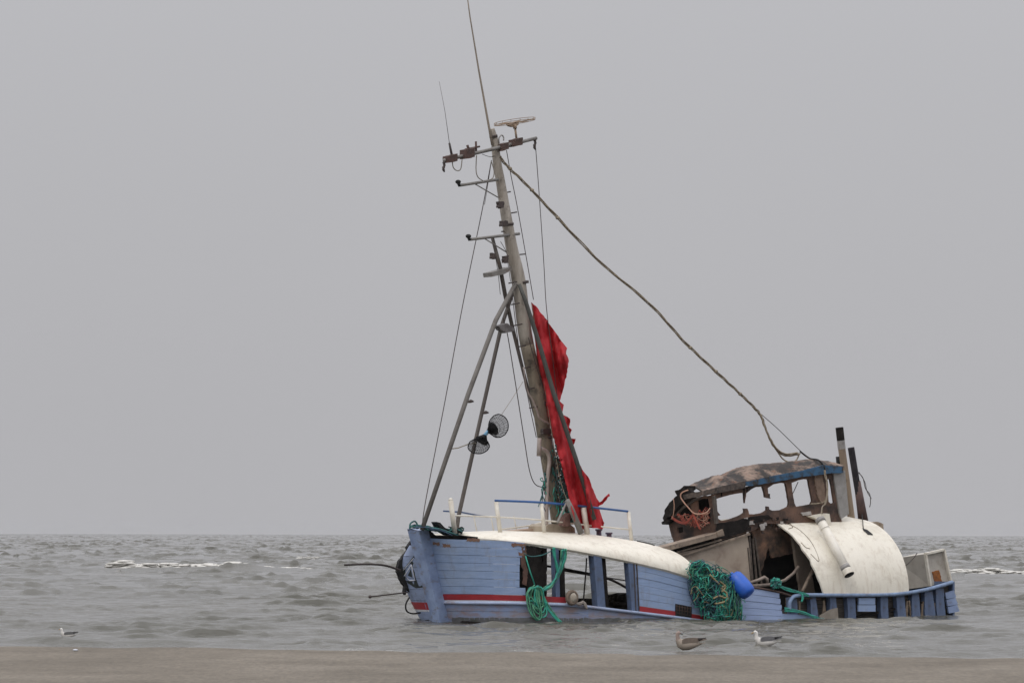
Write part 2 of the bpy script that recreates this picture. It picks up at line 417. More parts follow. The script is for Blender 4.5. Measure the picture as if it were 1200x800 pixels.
mb = MB(); gt = [(x, 723.3+1.8*noise.noise(Vector((x*.11, 3, 1)))+.9*noise.noise(Vector((x*.5, 9, 1)))) for x in range(530, 800, 3)]
for a_, b_ in ((0, 44), (43, len(gt))):
    seg = gt[a_:b_]
    mb.grid([[HX(x, y, 1, .0045) for x, y in seg], [HX(x, y+5, 1, .0045) for x, y in seg], [HX(x, 735, 1, .0045) for x, y in seg]], back=lambda p, i, j: p + inw(.003)) if a_ == 0 else mb.grid([[HX(x, y, 1, .0045) for x, y in seg], [HX(x, 735, 1, .0045) for x, y in seg]], back=lambda p, i, j: p + inw(.003))
obj('waterline_grime', mb, mat('wet_grime', (.10, .105, .11), (.14, .14, .15), 1.0, 4, .35, (1, 1, 3), spots=.6, spot_c=(.05, .06, .04), spot_at=.55), boat)

# starboard skin: full height round the bow, low further aft
def sfun(curve, n=60, x0=505, x1=860):
    out = []
    for i in range(n+1):
        x = x0+(x1-x0)*i/n; p = HX(x, ip(curve, x)); s, t = st(p); out.append((s, p.z))
    return out
zTop = sfun(TOPF, 20, 505, 616); zRub = sfun(RUB, 40, 530, 845)
def soff(z, s):
    return ip([(-.6, 0), (0, .04), (.5, .30), (1.0, .47), (1.35, .48), (1.65, .22), (2.0, -.28), (2.4, -.4)], z)*(1-math.exp(-max(s, 0)/.05))*max(0, 1-s/3.4)**.7
def SBS(s, z, off=0.0): return SH(s, z, -1, soff(z, s)+off)
mb = MB(); nP = 9
for r_ in range(nP):
    rows = []
    for k in (0, 1):
        row = []
        for j in range(31):
            s = 3.4*(j/30)**2.2
            zt = 1.98 ; f = (r_+k)/nP
            z = zt + (-0.6-zt)*f + (-0.004 if k == 0 else 0.004)
            row.append(SBS(s, z))
        rows.append(row)
    mb.grid(rows, back=lambda p, i, j: p + TOW*0.04, smooth=True)
obj('hull_planking', mb, mat('starboard_blue_paint', (0.27, 0.34, 0.52), (0.20, 0.25, 0.37), 1.0, 2.5, 0.6, LS, spots=.6, spot_c=(.12, .12, .14), spot_at=.6), boat)
def SB(px, py, off=0.02):
    a, b = ray(px, py); lo, hi = 0.0, 0.34
    for _ in range(36):
        m = (lo+hi)/2; z = H0+b*Y0
        for _k in range(2):
            p = SBS(m, z, off); z = H0+b*p[1]
        if p[0]/p[1] > a: lo = m
        else: hi = m
    return SBS(m, z, off)
mb = MB()
rows = []
for k in (0, 1):
    rows.append([SBS(1.2*(j/16)**2.2, .50-.19*k, .014) for j in range(17)])
mb.grid(rows, back=lambda p, i, j: p+TOW*.02); obj('painted_stripe', mb, M_red, boat)
mb = MB(); rows = []
for k in (0, 1): rows.append([SBS(1.2*(j/16)**2.2, .31-.05*k, .012) for j in range(17)])
mb.grid(rows, back=lambda p, i, j: p+TOW*.02); obj('stripe_edging', mb, M_white, boat)
# lettering on the starboard bow
mb = MB()
big = [(486, 650), (497, 677), (499, 688), (488, 689.5), (479, 684), (470, 676), (468, 673.5)]
hole = [(482.5, 662), (484.5, 672), (487, 680), (480.5, 680.5), (474.5, 674.5)]
mb.cutout([rag(big, 3, .3), hole], lambda a, b: SB(a, b, 0.006), TOW*0.01)
core = [(481.5, 667), (483.5, 677), (478, 674.5)]
mb.cutout([core], lambda a, b: SB(a, b, 0.006), TOW*0.01)
ol = obj('painted_letter', mb, M_letter, boat, label='black painted letter with pale outline on the bow')
mb = MB(); edge = [SB(a, b, 0.012) for a, b in smooth_line([(484.5, 656, 0), (476, 665, 0), (468, 674, 0)], 4) for a, b in [(a, b)]] if False else [SB(a, b, 0.012) for a, b in ((484.8, 654.5), (481, 659), (476, 665), (471, 670.5), (468.5, 673.5))]
mb.tube(edge, 0.012, 5); mb.tube([SB(a, b, .012) for a, b in ((482.5, 662), (484.5, 672), (487, 680), (480.5, 680.5), (474.5, 674.5), (482.5, 662))], 0.016, 5)
obj('letter_outline', mb, M_white, boat)

# low starboard bulwark, deck, transom
mb = MB(); rows = []
SS = [3.2+i*(LEN-3.2)/40 for i in range(41)]
def zlow(s):
    return ip([(0, .45), (3, .43), (5, .33), (7.5, .02), (9, -.1), (11, .02), (12.5, .50), (16.6, 1.05)], s)
for k in (0, 1, 2):
    rows.append([W(s, -hb(s), zlow(s)*(1-k/2.)+(-.8)*k/2. - (0 if k else .05)) for s in SS])
mb.grid(rows, back=lambda p, i, j: p+TOW*0.06); obj('far_bulwark', mb, M_frame, boat)
mb = MB(); rows = []
for k in range(7):
    f = k/6*2-1
    rows.append([W(s + s0(zlow(s), s), f*(hb(s)-.12), zlow(s)-0.42+0.05*(1-f*f)) for s in [0.15+i*(LEN-.3)/40 for i in range(41)]])
mb.grid(rows, back=lambda p, i, j: p-Vector((0, 0, .05))); obj('deck', mb, M_char, boat)
mb = MB(); zt = P(1118, 678, 0).z
mb.grid([[W(LEN, t, z) for t in (-hb(LEN), -.8, 0, .8, hb(LEN)-.05)] for z in (0.98, .4, -.7)], back=lambda p, i, j: p-Vector((ca, sa, 0))*.07)
obj('transom', mb, M_frame, boat)

# ---- whaleback roofs: arched shells springing from the port and starboard edges
def arch_shell(edge_px, crown_px, sA, sB, nS, nT, th, left_cut=None, p_=1.0, th0=0.0, th1=math.pi, inset=0.0):
    es = sorted((st(HX(x, y))[0], HX(x, y).z) for x, y in edge_px)
    cs = sorted((st(P(x, y, 0))[0], P(x, y, 0).z) for x, y in crown_px)
    def pt(s, a):
        ze, zc = ip(es, s), ip(cs, s)
        if a > math.pi/2: ze = zc-.22
        return W(s, (hb(s)+.05-inset)*math.copysign(abs(math.cos(a))**p_, math.cos(a)), ze+(zc-ze)*math.sin(a)**p_)
    def cut(a):
        if not left_cut: return sA
        lo, hi = sA-3, sB
        for _ in range(30):
            m = (lo+hi)/2; q = proj(pt(m, a)); 
            if q[0] < ip(left_cut, q[1]): lo = m
            else: hi = m
        return m
    g = []
    for i in range(nT+1):
        a = th0 + (th1-th0)*i/nT
        sl = cut(min(a, math.pi*.5))
        if left_cut: sl += 0.05*noise.noise(Vector((a*9, 1, 2)))
        g.append([pt(sl + (sB-sl)*j/nS, a) for j in range(nS+1)])
    mb = MB()
    def bk(p, i, j):
        s, t = st(p); z = p.z
        k = 1-th/2.2
        return W(s, t*k, z-th)
    mb.grid(g, back=bk); return mb, pt
EDGE1 = [(536, 627.5), (560, 629.5), (616, 635.5), (650, 640.5), (700, 649.5), (740, 657.5), (780, 666.5), (800, 672.5), (816, 678)]
CROWN1 = [(440, 627.5), (480, 627), (500, 626), (540, 623.5), (585, 621.5), (670, 623.5), (700, 627.5), (730, 632), (752, 637.5)]
s_a = st(HX(538, 627))[0]; s_b = st(HX(816, 678))[0]
mb, PT1 = arch_shell(EDGE1, CROWN1, s_a, s_b, 70, 36, 0.05)
obj('whaleback_roof', mb, M_cream, boat, label='long low cream whaleback roof over the foredeck')
EDGE2 = [(930, 695.5), (966, 694), (1000, 694), (1048, 692.5), (1064, 690.5)]
CROWN2 = [(850, 607), (896, 604), (940, 602), (975, 600.5), (1002, 606)]
TEAR = [(600, 890), (604, 893), (606, 897), (610, 908), (614, 914.5), (620, 922), (626, 930), (634, 935.5), (640, 940), (650, 947), (658, 952), (672, 957.5), (682, 962), (692, 966)]
s_c = st(HX(950, 694))[0]; s_d = st(HX(1064, 690))[0]
mb, PT2 = arch_shell(EDGE2, CROWN2, s_c, s_d, 50, 40, 0.035, left_cut=TEAR)
obj('whaleback_roof', mb, M_cream, boat, label='torn cream curved roof plate over the after deck')
# weld seams and scratches on the after roof
mb = MB()
def on2(px, py, off=.006):
    best = None
    lo_s = s_c-3
    for i in range(60):
        a = R(2+i*1.47)
        l, h = lo_s, s_d
        for _ in range(22):
            m = (l+h)/2; q = proj(PT2(m, a))
            if q[0] < px: l = m
            else: h = m
        q = proj(PT2(m, a)); d = abs(q[1]-py)
        if best is None or d < best[0]: best = (d, m, a)
    p = PT2(best[1], best[2]); n_ = TOW*math.cos(best[2])+Vector((0, 0, math.sin(best[2])))
    return p + n_*off
mb.tube(smooth_line([on2(x, y) for x, y in ((909, 609.5), (930, 615), (944, 625), (953, 637), (959.5, 652), (958, 656), (950, 648))], 4), 0.008, 5)
for q in ([(914, 611), (922, 611.5), (927, 613), (929, 617), (924, 618)], [(939, 634), (944, 640), (949, 642)]):
    mb.tube([on2(x, y) for x, y in q], 0.010, 5)
obj('seam', mb, mat('grimy_seam', (0.25, 0.2, 0.15), None, .5, 5, .8), boat)
mb = MB()
pl = [on2(x, y, .012) for x, y in ((1010.5, 617), (1016, 618.5), (1022, 623), (1023, 624.5), (1017, 624), (1012, 620))]
mb.add(pl + [p-TOW*.02 for p in pl], [[0, 1, 2, 3, 4, 5], [11, 10, 9, 8, 7, 6]]); mb.tube([on2(1011.5, 617), on2(1010.8, 611)+Vector((0, 0, .05)), P(1010, 600, .2)], 0.012, 5)
obj('black_plate', mb, M_black, boat)
mb = MB(); pl = [PT1(st(HX(757, 661))[0]+d_, a_)+Vector((0, 0, .01)) for d_, a_ in ((0, 1.30), (.28, 1.22), (.3, 1.15), (.12, 1.18))]
mb = MB()
tb = [PT1(st(HX(795, 671))[0]+d_, a_)+Vector((0, 0, .012)) for d_, a_ in ((-.2, 1.20), (0, 1.08), (.05, 1.0))]
mb.tube(tb, .018, 5); obj('scrape_mark', mb, M_black, boat)
mb = MB()
for (x, y) in ((702, 622), (714, 626)):
    mb = MB(); mb.tube([P(x, y+7, .3), P(x-.3, y-1.5, .3)], .068, 10); mb.tube([P(x-.3, y-1, .3), P(x-.35, y-3, .3)], .095, 10)
    obj('deck_vent', mb, MATS.get('dark_blue_vent') or mat('dark_blue_vent', (.04, .05, .11), (.1, .05, .06), 1.0, 8, .6), boat)

# ---- charred structure and posts standing in the gaps
mb = MB()
mb.cutout([rag([(609, 637), (641, 642), (641, 699), (616, 699), (615.5, 689.5), (608.5, 689)], 2.5, .8, 3), rag([(633.5, 646), (636.5, 643), (637, 657), (635, 659)], 2, .3)], lambda a, b: HX(a, b, 1, -.13), inw(.12), inner=5)
mb.cutout([rag([(614, 640), (628, 640), (630, 665), (636, 697), (618, 697)], 3, .9, 8)], lambda a, b: HX(a, b, 1, -.06), inw(.06), inner=4)
obj('charred_bulkhead', mb, M_char, boat)
mb = MB(); mb.cutout([rag([(611, 640), (617, 641), (616, 655), (619, 672), (617, 685), (613, 684), (614, 668), (610, 655)], 2, 1, 4)], lambda a, b: HX(a, b, 1, .0), inw(.03))
obj('splintered_plank', mb, mat('rusty_split_wood', (.16, .08, .06), (.05, .035, .03), 1.0, 7, .8), boat)
def post(px0, py0, px1, py1, w, off, d, m_, name='hull_frame', lab=None):
    mb = MB(); mb.beam(HX(px0, py0, 1, off), HX(px1, py1, 1, off), w, d)
    return obj(name, mb, m_, boat, label=lab)
post(650, 640, 652, 703, .14, -.10, .16, M_frame); post(656.5, 641, 658.5, 703, .16, -.20, .12, M_char)
post(697, 648, 702.5, 712, .26, -.10, .22, M_frame, lab='broad upright blue frame timber'); post(704.8, 650, 709.5, 713, .12, -.22, .18, M_char)
post(737.2, 656, 742.6, 717, .22, -.08, .18, M_frame)
post(742.4, 658, 745.4, 716, .035, .0, .03, M_dark, 'cable'); post(746.0, 659, 749.4, 717, .03, .01, .03, M_dark, 'cable')
mb = MB()
mb.cutout([rag([(712, 700), (724, 697), (738, 693.5), (740, 716), (710, 712)], 3, .6, 5)], lambda a, b: P(a, b, .8), inw(.5), inner=6)
mb.cutout([rag([(684, 706), (692, 700), (699, 701), (699, 712), (684, 711)], 3, .6, 5)], lambda a, b: P(a, b, .8), inw(.5), inner=6)
for _ in range(9):
    x = random.uniform(711, 733); y = random.uniform(697, 707)
    mb.beam(P(x, y, 1.1), P(x+random.uniform(6, 16), y-random.uniform(-2, 3.5), .9), .07, .05)
obj('burnt_debris', mb, mat('charred_planks', (.02, .018, .016), (.07, .06, .045), 1.0, 6, .9, bump=.5), boat)
mb = MB(); mb.tube(smooth_line([P(687.5, 653, 1.5), P(687, 665, 1.5), P(685.5, 685, 1.5), P(684, 704, 1.5)]), .022, 6); obj('hanging_rope', mb, M_dark, boat)
mb = MB()
mb.tube(smooth_line([P(x, y, -.9) for x, y in ((404, 662.5), (425, 661.5), (445, 662), (458, 664.5), (470, 669))]), [.03]*25, 6)
obj('bent_pole', mb, M_dark, boat)
mb = MB()
mb.tube(smooth_line([P(x, y, -.9) for x, y in ((628, 661), (650, 664), (672, 668), (693, 672), (712, 677), (724, 682), (738, 690), (748, 697))]), .034, 6)
mb.tube(smooth_line([P(x, y, -.9) for x, y in ((660, 668), (693, 673.5), (712, 676), (738, 680))]), .018, 6)
obj('loose_hose', mb, M_dark, boat)
mb = MB(); mb.tube(smooth_line([P(x, y, -.5) for x, y in ((434, 699.5), (455, 697), (478, 694))]), .02, 6); mb.ball(P(434, 699.5, -.5), .045, n=6)
obj('mooring_wire', mb, M_dark, boat)
mb = MB(); mb.tube(smooth_line([HX(x, y, -1, .12) if False else P(x, y, -1.0) for x, y in ((480, 700), (476, 708), (477, 716), (484, 719), (493, 718))]), .022, 6)
obj('rope_loop', mb, M_black, boat)
# torn black rubbing rubber on the starboard bow
mb = MB()
mb.cutout([rag([(480, 634), (482, 640), (477, 650), (474, 660), (470, 669), (471, 676), (476, 686), (482, 692), (487, 700), (492, 716), (489, 712), (482, 697), (475, 690), (473, 697), (471.5, 694), (472, 687), (466, 678), (463.5, 668), (465.5, 658), (471, 650), (476, 645), (475, 641)], 2, .5, 2)],
          lambda a, b: W(0.25+s0(H0-(b-625)*.0222, 0), 0, 0)*0 + P(a, b, -1.55+ (a-465)*.008), TOW*0.10, inner=3)
obj('torn_rubber_fender', mb, M_black, boat)

# fore deck timber and ropes round the stem head
mb = MB()
mb.cutout([[(512, 611.5), (516, 612.5), (521, 618), (528, 621.5), (537, 624), (538, 628), (526, 627), (517, 621.5)]], lambda a, b: P(a, b, .6), inw(.25))
obj('broken_gunwale_plank', mb, M_black, boat)
mb = MB(); mb.cutout([rag([(502, 620), (507, 624), (512, 629), (510, 632), (503, 632)], 2, .3)], lambda a, b: HX(a, b, 1, -.05), inw(.2)); obj('gap_shade_sheet', mb, M_char, boat)  # black sheet standing in for the shade in the cavity behind the stem
mb = MB(); mb.cutout([[(508, 627.5), (540, 627), (560, 629), (560, 633), (508, 632)]], lambda a, b: HX(a, b, 1, -.12), inw(.1)); obj('covering_board', mb, M_char, boat)

# grating
mb = MB(); mb.cutout([[(792, 706), (811, 709.5), (811, 722.5), (792, 720.5)]], lambda a, b: HX(a, b, 1, .012), inw(.02)); o = obj('scupper_shade_plate', mb, M_black, boat)  # black plate on the planking, painted as the shade inside the scupper
mb = MB()
for i in range(6): mb.tube([HX(793.5+i*3.2, 707+i*.5, 1, .02), HX(793.5+i*3.2, 720.5, 1, .02)], .008, 4)
for i in range(3): mb.tube([HX(792, 709+i*4, 1, .02), HX(811, 712+i*4, 1, .02)], .006, 4)
obj('grating', mb, M_rustdark, o)

# ---- after bulwark: rail, bare frames, inner boards, the few planks left
RAIL = [(925.5, 712), (925.5, 706), (926.5, 702), (930, 697.5), (936, 695.8), (950, 695.2), (1000, 695.2), (1048, 694), (1080, 689.5), (1100, 684.5), (1116, 679.5)]
mb = MB(); pts = [HX(x, y, 1, .03) for x, y in RAIL]
mb.tube(smooth_line(pts, 5), .055, 8)
g = []
xs = [936+i*6 for i in range(31)]
for d_ in (0, 1): g.append([HX(x, ip(RAIL[4:], x)-1.2, 1, .07-.34*d_) for x in xs])
mb.grid(g, back=lambda p, i, j: p-Vector((0, 0, .05)), smooth=False)
obj('capping_rail', mb, M_rail, boat)
railY = lambda x: ip(RAIL[4:], x)
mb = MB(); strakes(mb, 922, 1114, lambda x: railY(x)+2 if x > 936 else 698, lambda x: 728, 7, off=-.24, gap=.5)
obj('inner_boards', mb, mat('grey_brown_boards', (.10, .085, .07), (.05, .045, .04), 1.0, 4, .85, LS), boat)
for x0_, x1_, x2_, x3_ in ((926, 934, 928, 936), (949.5, 956.5, 952, 960), (973, 980, 974.5, 982), (993, 1002.5, 995, 1004), (1032, 1040.5, 1033.5, 1042), (1051, 1060, 1053, 1063), (1069, 1077, 1070, 1080), (1084, 1093, 1085, 1098), (1097, 1106, 1099, 1109)):
    mb = MB(); f1 = railY(x0_)+1.5
    mb.cutout([rag([(x0_, f1 if x0_ > 930 else 699), (x1_, f1), (x3_, 726), (x2_, 726)], 4, .35, x0_)], lambda a, b: HX(a, b, 1, -.04), inw(.16))
    obj('hull_frame', mb, M_frame, boat)
mb = MB(); strakes(mb, 1007, 1026.5, lambda x: 698, lambda x: 714.5, 2, off=.0, gap=.7, edge=[(0, -.5), (-.5, 0)], step=4); obj('hull_planking', mb, M_blue, boat)
mb = MB()
for r_ in range(3):
    y0_, y1_ = 689+r_*8.3, 696.8+r_*8.3
    sh = r_*2
    mb.cutout([[(1108+sh*.8, y0_+3), (1118+sh, y0_), (1121+sh, y1_), (1109.5+sh*.8, y1_+2.5)]], lambda a, b: P(a, b, hb(LEN)-.02), inw(.06))
obj('hull_planking', mb, M_blue2, boat)
mb = MB(); rnd = random.Random(3)
for i in range(9):
    x = rnd.choice([936, 965, 1024, 1063, 1066, 1081, 1096]); 
    mb = MB(); mb.beam(HX(x+rnd.uniform(-2, 2), 703+rnd.uniform(-2, 3), 1, -.10), HX(x+rnd.uniform(-3, 4), 724, 1, -.12), .05, .03)
    obj('splintered_plank', mb, MATS.get('bare_split_wood') or mat('bare_split_wood', (.27, .21, .15), (.12, .09, .07), 1.0, 6, .8), boat)
mb = MB(); mb.cutout([[(962, 719), (975, 711.5), (982, 710), (983, 724), (960, 724)]], lambda a, b: HX(a, b, 1, -.02), inw(.05)); obj('broken_board', mb, mat('raw_board', (.30, .27, .23), (.2, .17, .14), 1.0, 5, .8), boat)

# ---- railing on the forward roof
rl = MB(); 
def rod(mb, a, b, r, ta, tb=None, n=8, mi=0):
    tb = ta if tb is None else tb
    mb.tube([P(a[0], a[1], ta), P(b[0], b[1], tb)], r, n, mi)
top_r = MB(); 
top_r.tube(smooth_line([P(x, y, .75) for x, y in ((580, 586.3), (634, 588.3), (686, 593), (735.5, 598.2))]), .030, 8)
railing = obj('railing', top_r, M_bluerail, boat, label='bent blue and cream guard railing on the foredeck roof')
for x0_, y0_, x1_, y1_, r_ in ((581.2, 588, 586.5, 626, .055), (634.3, 589.5, 638.3, 627, .05), (683.6, 594, 689, 630, .075), (736.3, 599, 740.8, 638, .05)):
    mb = MB(); rod(mb, (x0_, y0_), (x1_, y1_), r_, .75); obj('railing_post', mb, M_creamrail, railing)
mb = MB(); mb.tube(smooth_line([P(x, y, .75) for x, y in ((534, 604.3), (581, 605.4), (636, 609), (687, 614.5), (738, 619.5))]), .022, 7); obj('middle_rail', mb, M_creamrail, railing)
mb = MB(); mb.tube([P(x, y, -.9) for x, y in ((519.5, 598.8), (540, 600), (556, 603), (572, 605.5))], .022, 7); obj('bent_top_rail', mb, mat('dull_blue', (.06, .10, .2), None, .5, 6, .6), railing)
mb = MB(); rod(mb, (528, 586.5), (533, 625), .065, .75); mb.ball(P(528, 586, .75), .06, n=6); obj('railing_post', mb, M_creamrail, railing)
for x in (555, 575, 602):
    mb = MB(); rod(mb, (x, 604), (x+4, 624), .014, -.9); obj('railing_post', mb, M_creamrail, railing)
mb = MB(); rod(mb, (640, 612), (698, 612), .001, -.9) if False else None
mb.tube(smooth_line([P(x, y, -.9) for x, y in ((588, 620), (620, 615.5), (640, 611.5), (675, 613), (700, 617))]), .022, 7); obj('middle_rail', mb, M_creamrail, railing)

# mast casing on the roof
mb = MB(); mb.cutout([[(640, 616), (644, 613.2), (668, 613.6), (673.5, 618), (675, 630), (640, 630)]], lambda a, b: P(a, b, .35), inw(.75)); obj('mast_casing', mb, mat('tan_casing', (.42, .36, .28), (.28, .23, .17), 1.0, 4, .7, spots=.5, spot_at=.6), boat)
mb = MB(); mb.cutout([[(588, 624), (610, 620.5), (640, 618), (640, 628), (588, 628)]], lambda a, b: P(a, b, -.2), inw(.5)); obj('raised_coaming', mb, mat('tan_coaming', (.38, .27, .2), None, .5, 4, .7), boat)

# ---- MAST
mpx = [(574.5, 151), (577.5, 165), (580.5, 190), (585, 215), (590, 245), (598, 290), (606.5, 330), (614.5, 392), (626, 445), (630.5, 468), (642, 540), (650, 590), (655, 622)]
mr = [.06, .10, .115, .125, .14, .16, .19, .185, .19, .20, .19, .17, .17]
pts = smooth_line([P(x, y, 0) for x, y in mpx], 5)
rr = []
for i in range(len(mpx)-1):
    for j in range(5): rr.append(mr[i]+(mr[i+1]-mr[i])*j/5)
rr.append(mr[-1])
mb = MB(); cut_i = 7*5+2
mb.tube(pts[:cut_i], rr[:cut_i], 12); mb.tube(pts[cut_i-1:], [r_*1.0 for r_ in rr[cut_i-1:]], 12, mi=1)
mast = obj('mast', mb, [M_mast, M_mastlow], boat, label='tall weathered wooden mast leaning forward')
mb = MB()
for (x, y, r_) in ((609, 331, .21), (640, 512, .215), (576, 160, .11), (593, 263, .165)):
    mb = MB(); mb.tube([P(x, y-1.5, 0), P(x+.4, y+1.5, 0)], r_, 12); obj('mast_band', mb, M_dark, mast)
mb = MB(); mb.tube([P(543.3, -14, 0), P(548, 20, 0), P(559, 85, 0), P(571, 150, 0), P(575, 170, .05)], [.016, .018, .024, .032, .04], 6)
obj('aerial_pole', mb, mat('bamboo_aerial', (.30, .25, .2), (.2, .17, .14), 1.0, 4, .7), mast)
cross = MB(); cross.tube([P(518, 188.5, .12), P(573, 175.5, .16), P(626.5, 161.8, .12)], .046, 8); cross = obj('crosstree', cross, M_steel, mast)
mb = MB(); 
for x, y, w, h in ((529, 186, 10.5, 8.5), (549, 180, 11, 11), (605.5, 166.5, 10, 8.5), (590.5, 172, 7.5, 8)):
    mb = MB(); mb.cutout([rag([(x-w/2, y-h/2+1.2), (x+w/2, y-h/2-1.2), (x+w/2, y+h/2-1.2), (x-w/2, y+h/2+1.2)], 2, .4, x)], lambda a, b: P(a, b, .28), inw(.25))
    obj('lamp_bracket', mb, M_rustdark, mast)
mb = MB(); mb.tube([P(548, 177, .1), P(545.5, 170.5, .1)], .035, 6); mb.tube([P(556, 178, .1), P(555.6, 166, .1)], .03, 6)
mb.tube([P(543, 175.5, .1), P(560, 172, .1)], .028, 6)
obj('lamp_stem', mb, M_rustdark, mast)
mb = MB(); mb.tube([P(527.8, 184, .1), P(524.5, 168, .1)], [.035, .028], 6); mb.tube([P(524.5, 168, .1), P(519, 130, .1), P(512.3, 96, .1)], [.008, .006, .004], 5)
obj('whip_aerial', mb, M_dark, mast)
mb = MB(); mb.tube(smooth_line([P(x, y, .1) for x, y in ((584, 172), (582.5, 163), (585.5, 158.5), (588, 161), (588, 165))]), .018, 6); obj('gooseneck', mb, M_greypaint, mast)
# lattice ring aerial
mb = MB(); rod(mb, (603.2, 163), (601.5, 150), .028, .1)
mb.tube([P(601.5, 151, .1), P(601, 146, .1)], .05, 8)
c = P(601, 143.6, .1); ax = (P(625, 140.3, .1)-P(577, 147.5, .1))/2; dz = Vector((.02, .40, .085))
for k_, zo in ((1, .0), (1, .05)):
    ring = [c + ax*math.cos(a)*k_ + dz*math.sin(a) + Vector((0, 0, zo)) for a in [2*math.pi*i/28 for i in range(29)]]
    mb.tube(ring, .008, 5, cap=False)
for i in range(14):
    a = 2*math.pi*i/14; q = c + ax*math.cos(a)+dz*math.sin(a); mb.tube([q, q+Vector((0, 0, .05))], .006, 4)
for a in (0.2, 1.3, 2.4, 3.4, 4.4, 5.5): mb.tube([c, c+ax*math.cos(a)+dz*math.sin(a)], .012, 4)
mb.cutout([rag([(593, 144.5), (605, 142), (606, 146), (602, 149), (599, 149), (594, 147)], 2, .5)], lambda a, b: P(a, b, .1), inw(.1))
obj('ring_aerial', mb, mat('rusty_white_aerial', (.34, .26, .19), (.22, .14, .09), 1.0, 9, .8), mast)
for (a, b, lp, br) in (((537, 217.5), (582, 210.5), (535, 213.5), ((555, 216), (582, 231.5))), ((549, 280.8), (607, 273.8), (547.3, 277), ((566, 279.5), (592, 295.5)))):
    mb = MB(); rod(mb, a, b, .038, .1); rod(mb, br[0], br[1], .016, .1); sp = obj('spreader', mb, M_steel, mast)
    mb = MB(); mb.ball(P(lp[0], lp[1], .1), .065, n=7, sq=(1.15, 1, .85)); rod(mb, (lp[0], lp[1]+1), (a[0], a[1]+1), .04, .1); obj('mast_light', mb, M_black, mast)
mb = MB(); 
for loop in (((528, 190), (529.5, 197), (534, 200.5), (538, 198), (539.5, 187)), ((556.5, 182), (556, 200), (558.5, 208), (564, 212)), ((574, 190), (577, 200), (576, 208), (572, 211))):
    mb = MB(); mb.tube(smooth_line([P(x, y, .2) for x, y in loop]), .014, 5)
    obj('loose_cable', mb, MATS.get('grey_cable') or mat('grey_cable', (.25, .22, .19), None, .5, 8, .7), mast)
mb = MB(); 
for x, y in ((518, 190), (624.5, 163.5)):
    mb = MB(); mb.tube(smooth_line([P(x, y, .12), P(x+.8, y+4, .12), P(x-.4, y+8, .12), P(x+1, y+12, .12)], 3), [.03, .045, .03, .04, .03, .045, .03, .04, .025, .02][:10], 5)
    obj('shackle', mb, M_dark, mast)
# climbing rungs
mb = MB()
for (x, y) in ((596.5, 224.7), (604, 248.5), (600, 270), (613.8, 297.6)):
    mb = MB(); mb.tube([P(x-14 if y > 260 else x-8, y+1.5, 0), P(x, y, 0)], .018, 5); obj('rung', mb, M_dark, mast)
for i, y in enumerate((331, 356, 380.5, 405.5, 430.5, 455, 477)):
    xm = ip([(331, 606.5), (392, 614.5), (445, 626), (480, 632)], y); mb = MB(); mb.tube([P(xm-12, y+1, .1), P(xm-2, y-1, .2)], .018, 5); obj('rung', mb, M_dark, mast)
mb = MB()
for (x, y, w, h) in ((586, 240, 6, 7), (590, 262, 7, 6), (641, 505, 9, 6), (640.5, 472, 5, 4), (592, 304, 5, 8), (577.5, 300, 4, 7)):
    mb = MB(); mb.cutout([rag([(x-w/2, y-h/2), (x+w/2, y-h/2), (x+w/2, y+h/2), (x-w/2, y+h/2)], 1.5, .8, x)], lambda a, b: P(a, b, .23), inw(.12))
    obj('iron_fitting', mb, M_dark, mast)
mb = MB(); mb.tube(smooth_line([P(x, y, .25) for x, y in ((612.5, 430), (616, 455), (624, 470), (629, 482), (632, 490), (644, 496.5))]), .028, 6)
mb.tube(smooth_line([P(x, y, .25) for x, y in ((634, 525), (641, 530), (643.5, 540), (641.5, 560), (640.5, 590), (640, 616))]), .055, 7)
mb.tube([P(631.8, 513, .25), P(631, 534, .25)], .06, 7)
obj('conduit', mb, mat('pinkish_conduit', (.38, .32, .29), (.25, .21, .19), 1.0, 6, .6), mast)
# wraps of green twine on the lower mast
mb = MB(); rnd = random.Random(11)
for i in range(34):
    x0_, y0_ = rnd.uniform(646, 655), rnd.uniform(515, 585)
    if rnd.random() < .25: x0_, y0_ = rnd.uniform(634, 640), rnd.uniform(553, 575)
    q = [(x0_, y0_)]
    for k in range(5): q.append((q[-1][0]+rnd.uniform(-2.2, 2.8), q[-1][1]+rnd.uniform(1, 8)))
    mb.tube(smooth_line([P(x, y, rnd.uniform(.1, .3)) for x, y in q], 3), .013, 4, mi=rnd.choice([0, 1, 1, 2]))
mt = tangle('x', [(648, 520), (654, 518), (661, 545), (668, 575), (672, 600), (674, 614), (655, 614), (655, 590), (651, 560)], 130, .014, [0]*4, [1, 2.5, 3, 1], lambda u, v, d: P(u, v, .15+.3*d), 41, 4, 7, (.4, 1.5))
mb.add(mt.v, mt.f, 0, True); mb.m[-len(mt.m):] = mt.m
obj('tangled_twine', mb, [M_green, M_teal, M_dark, M_rope], mast)

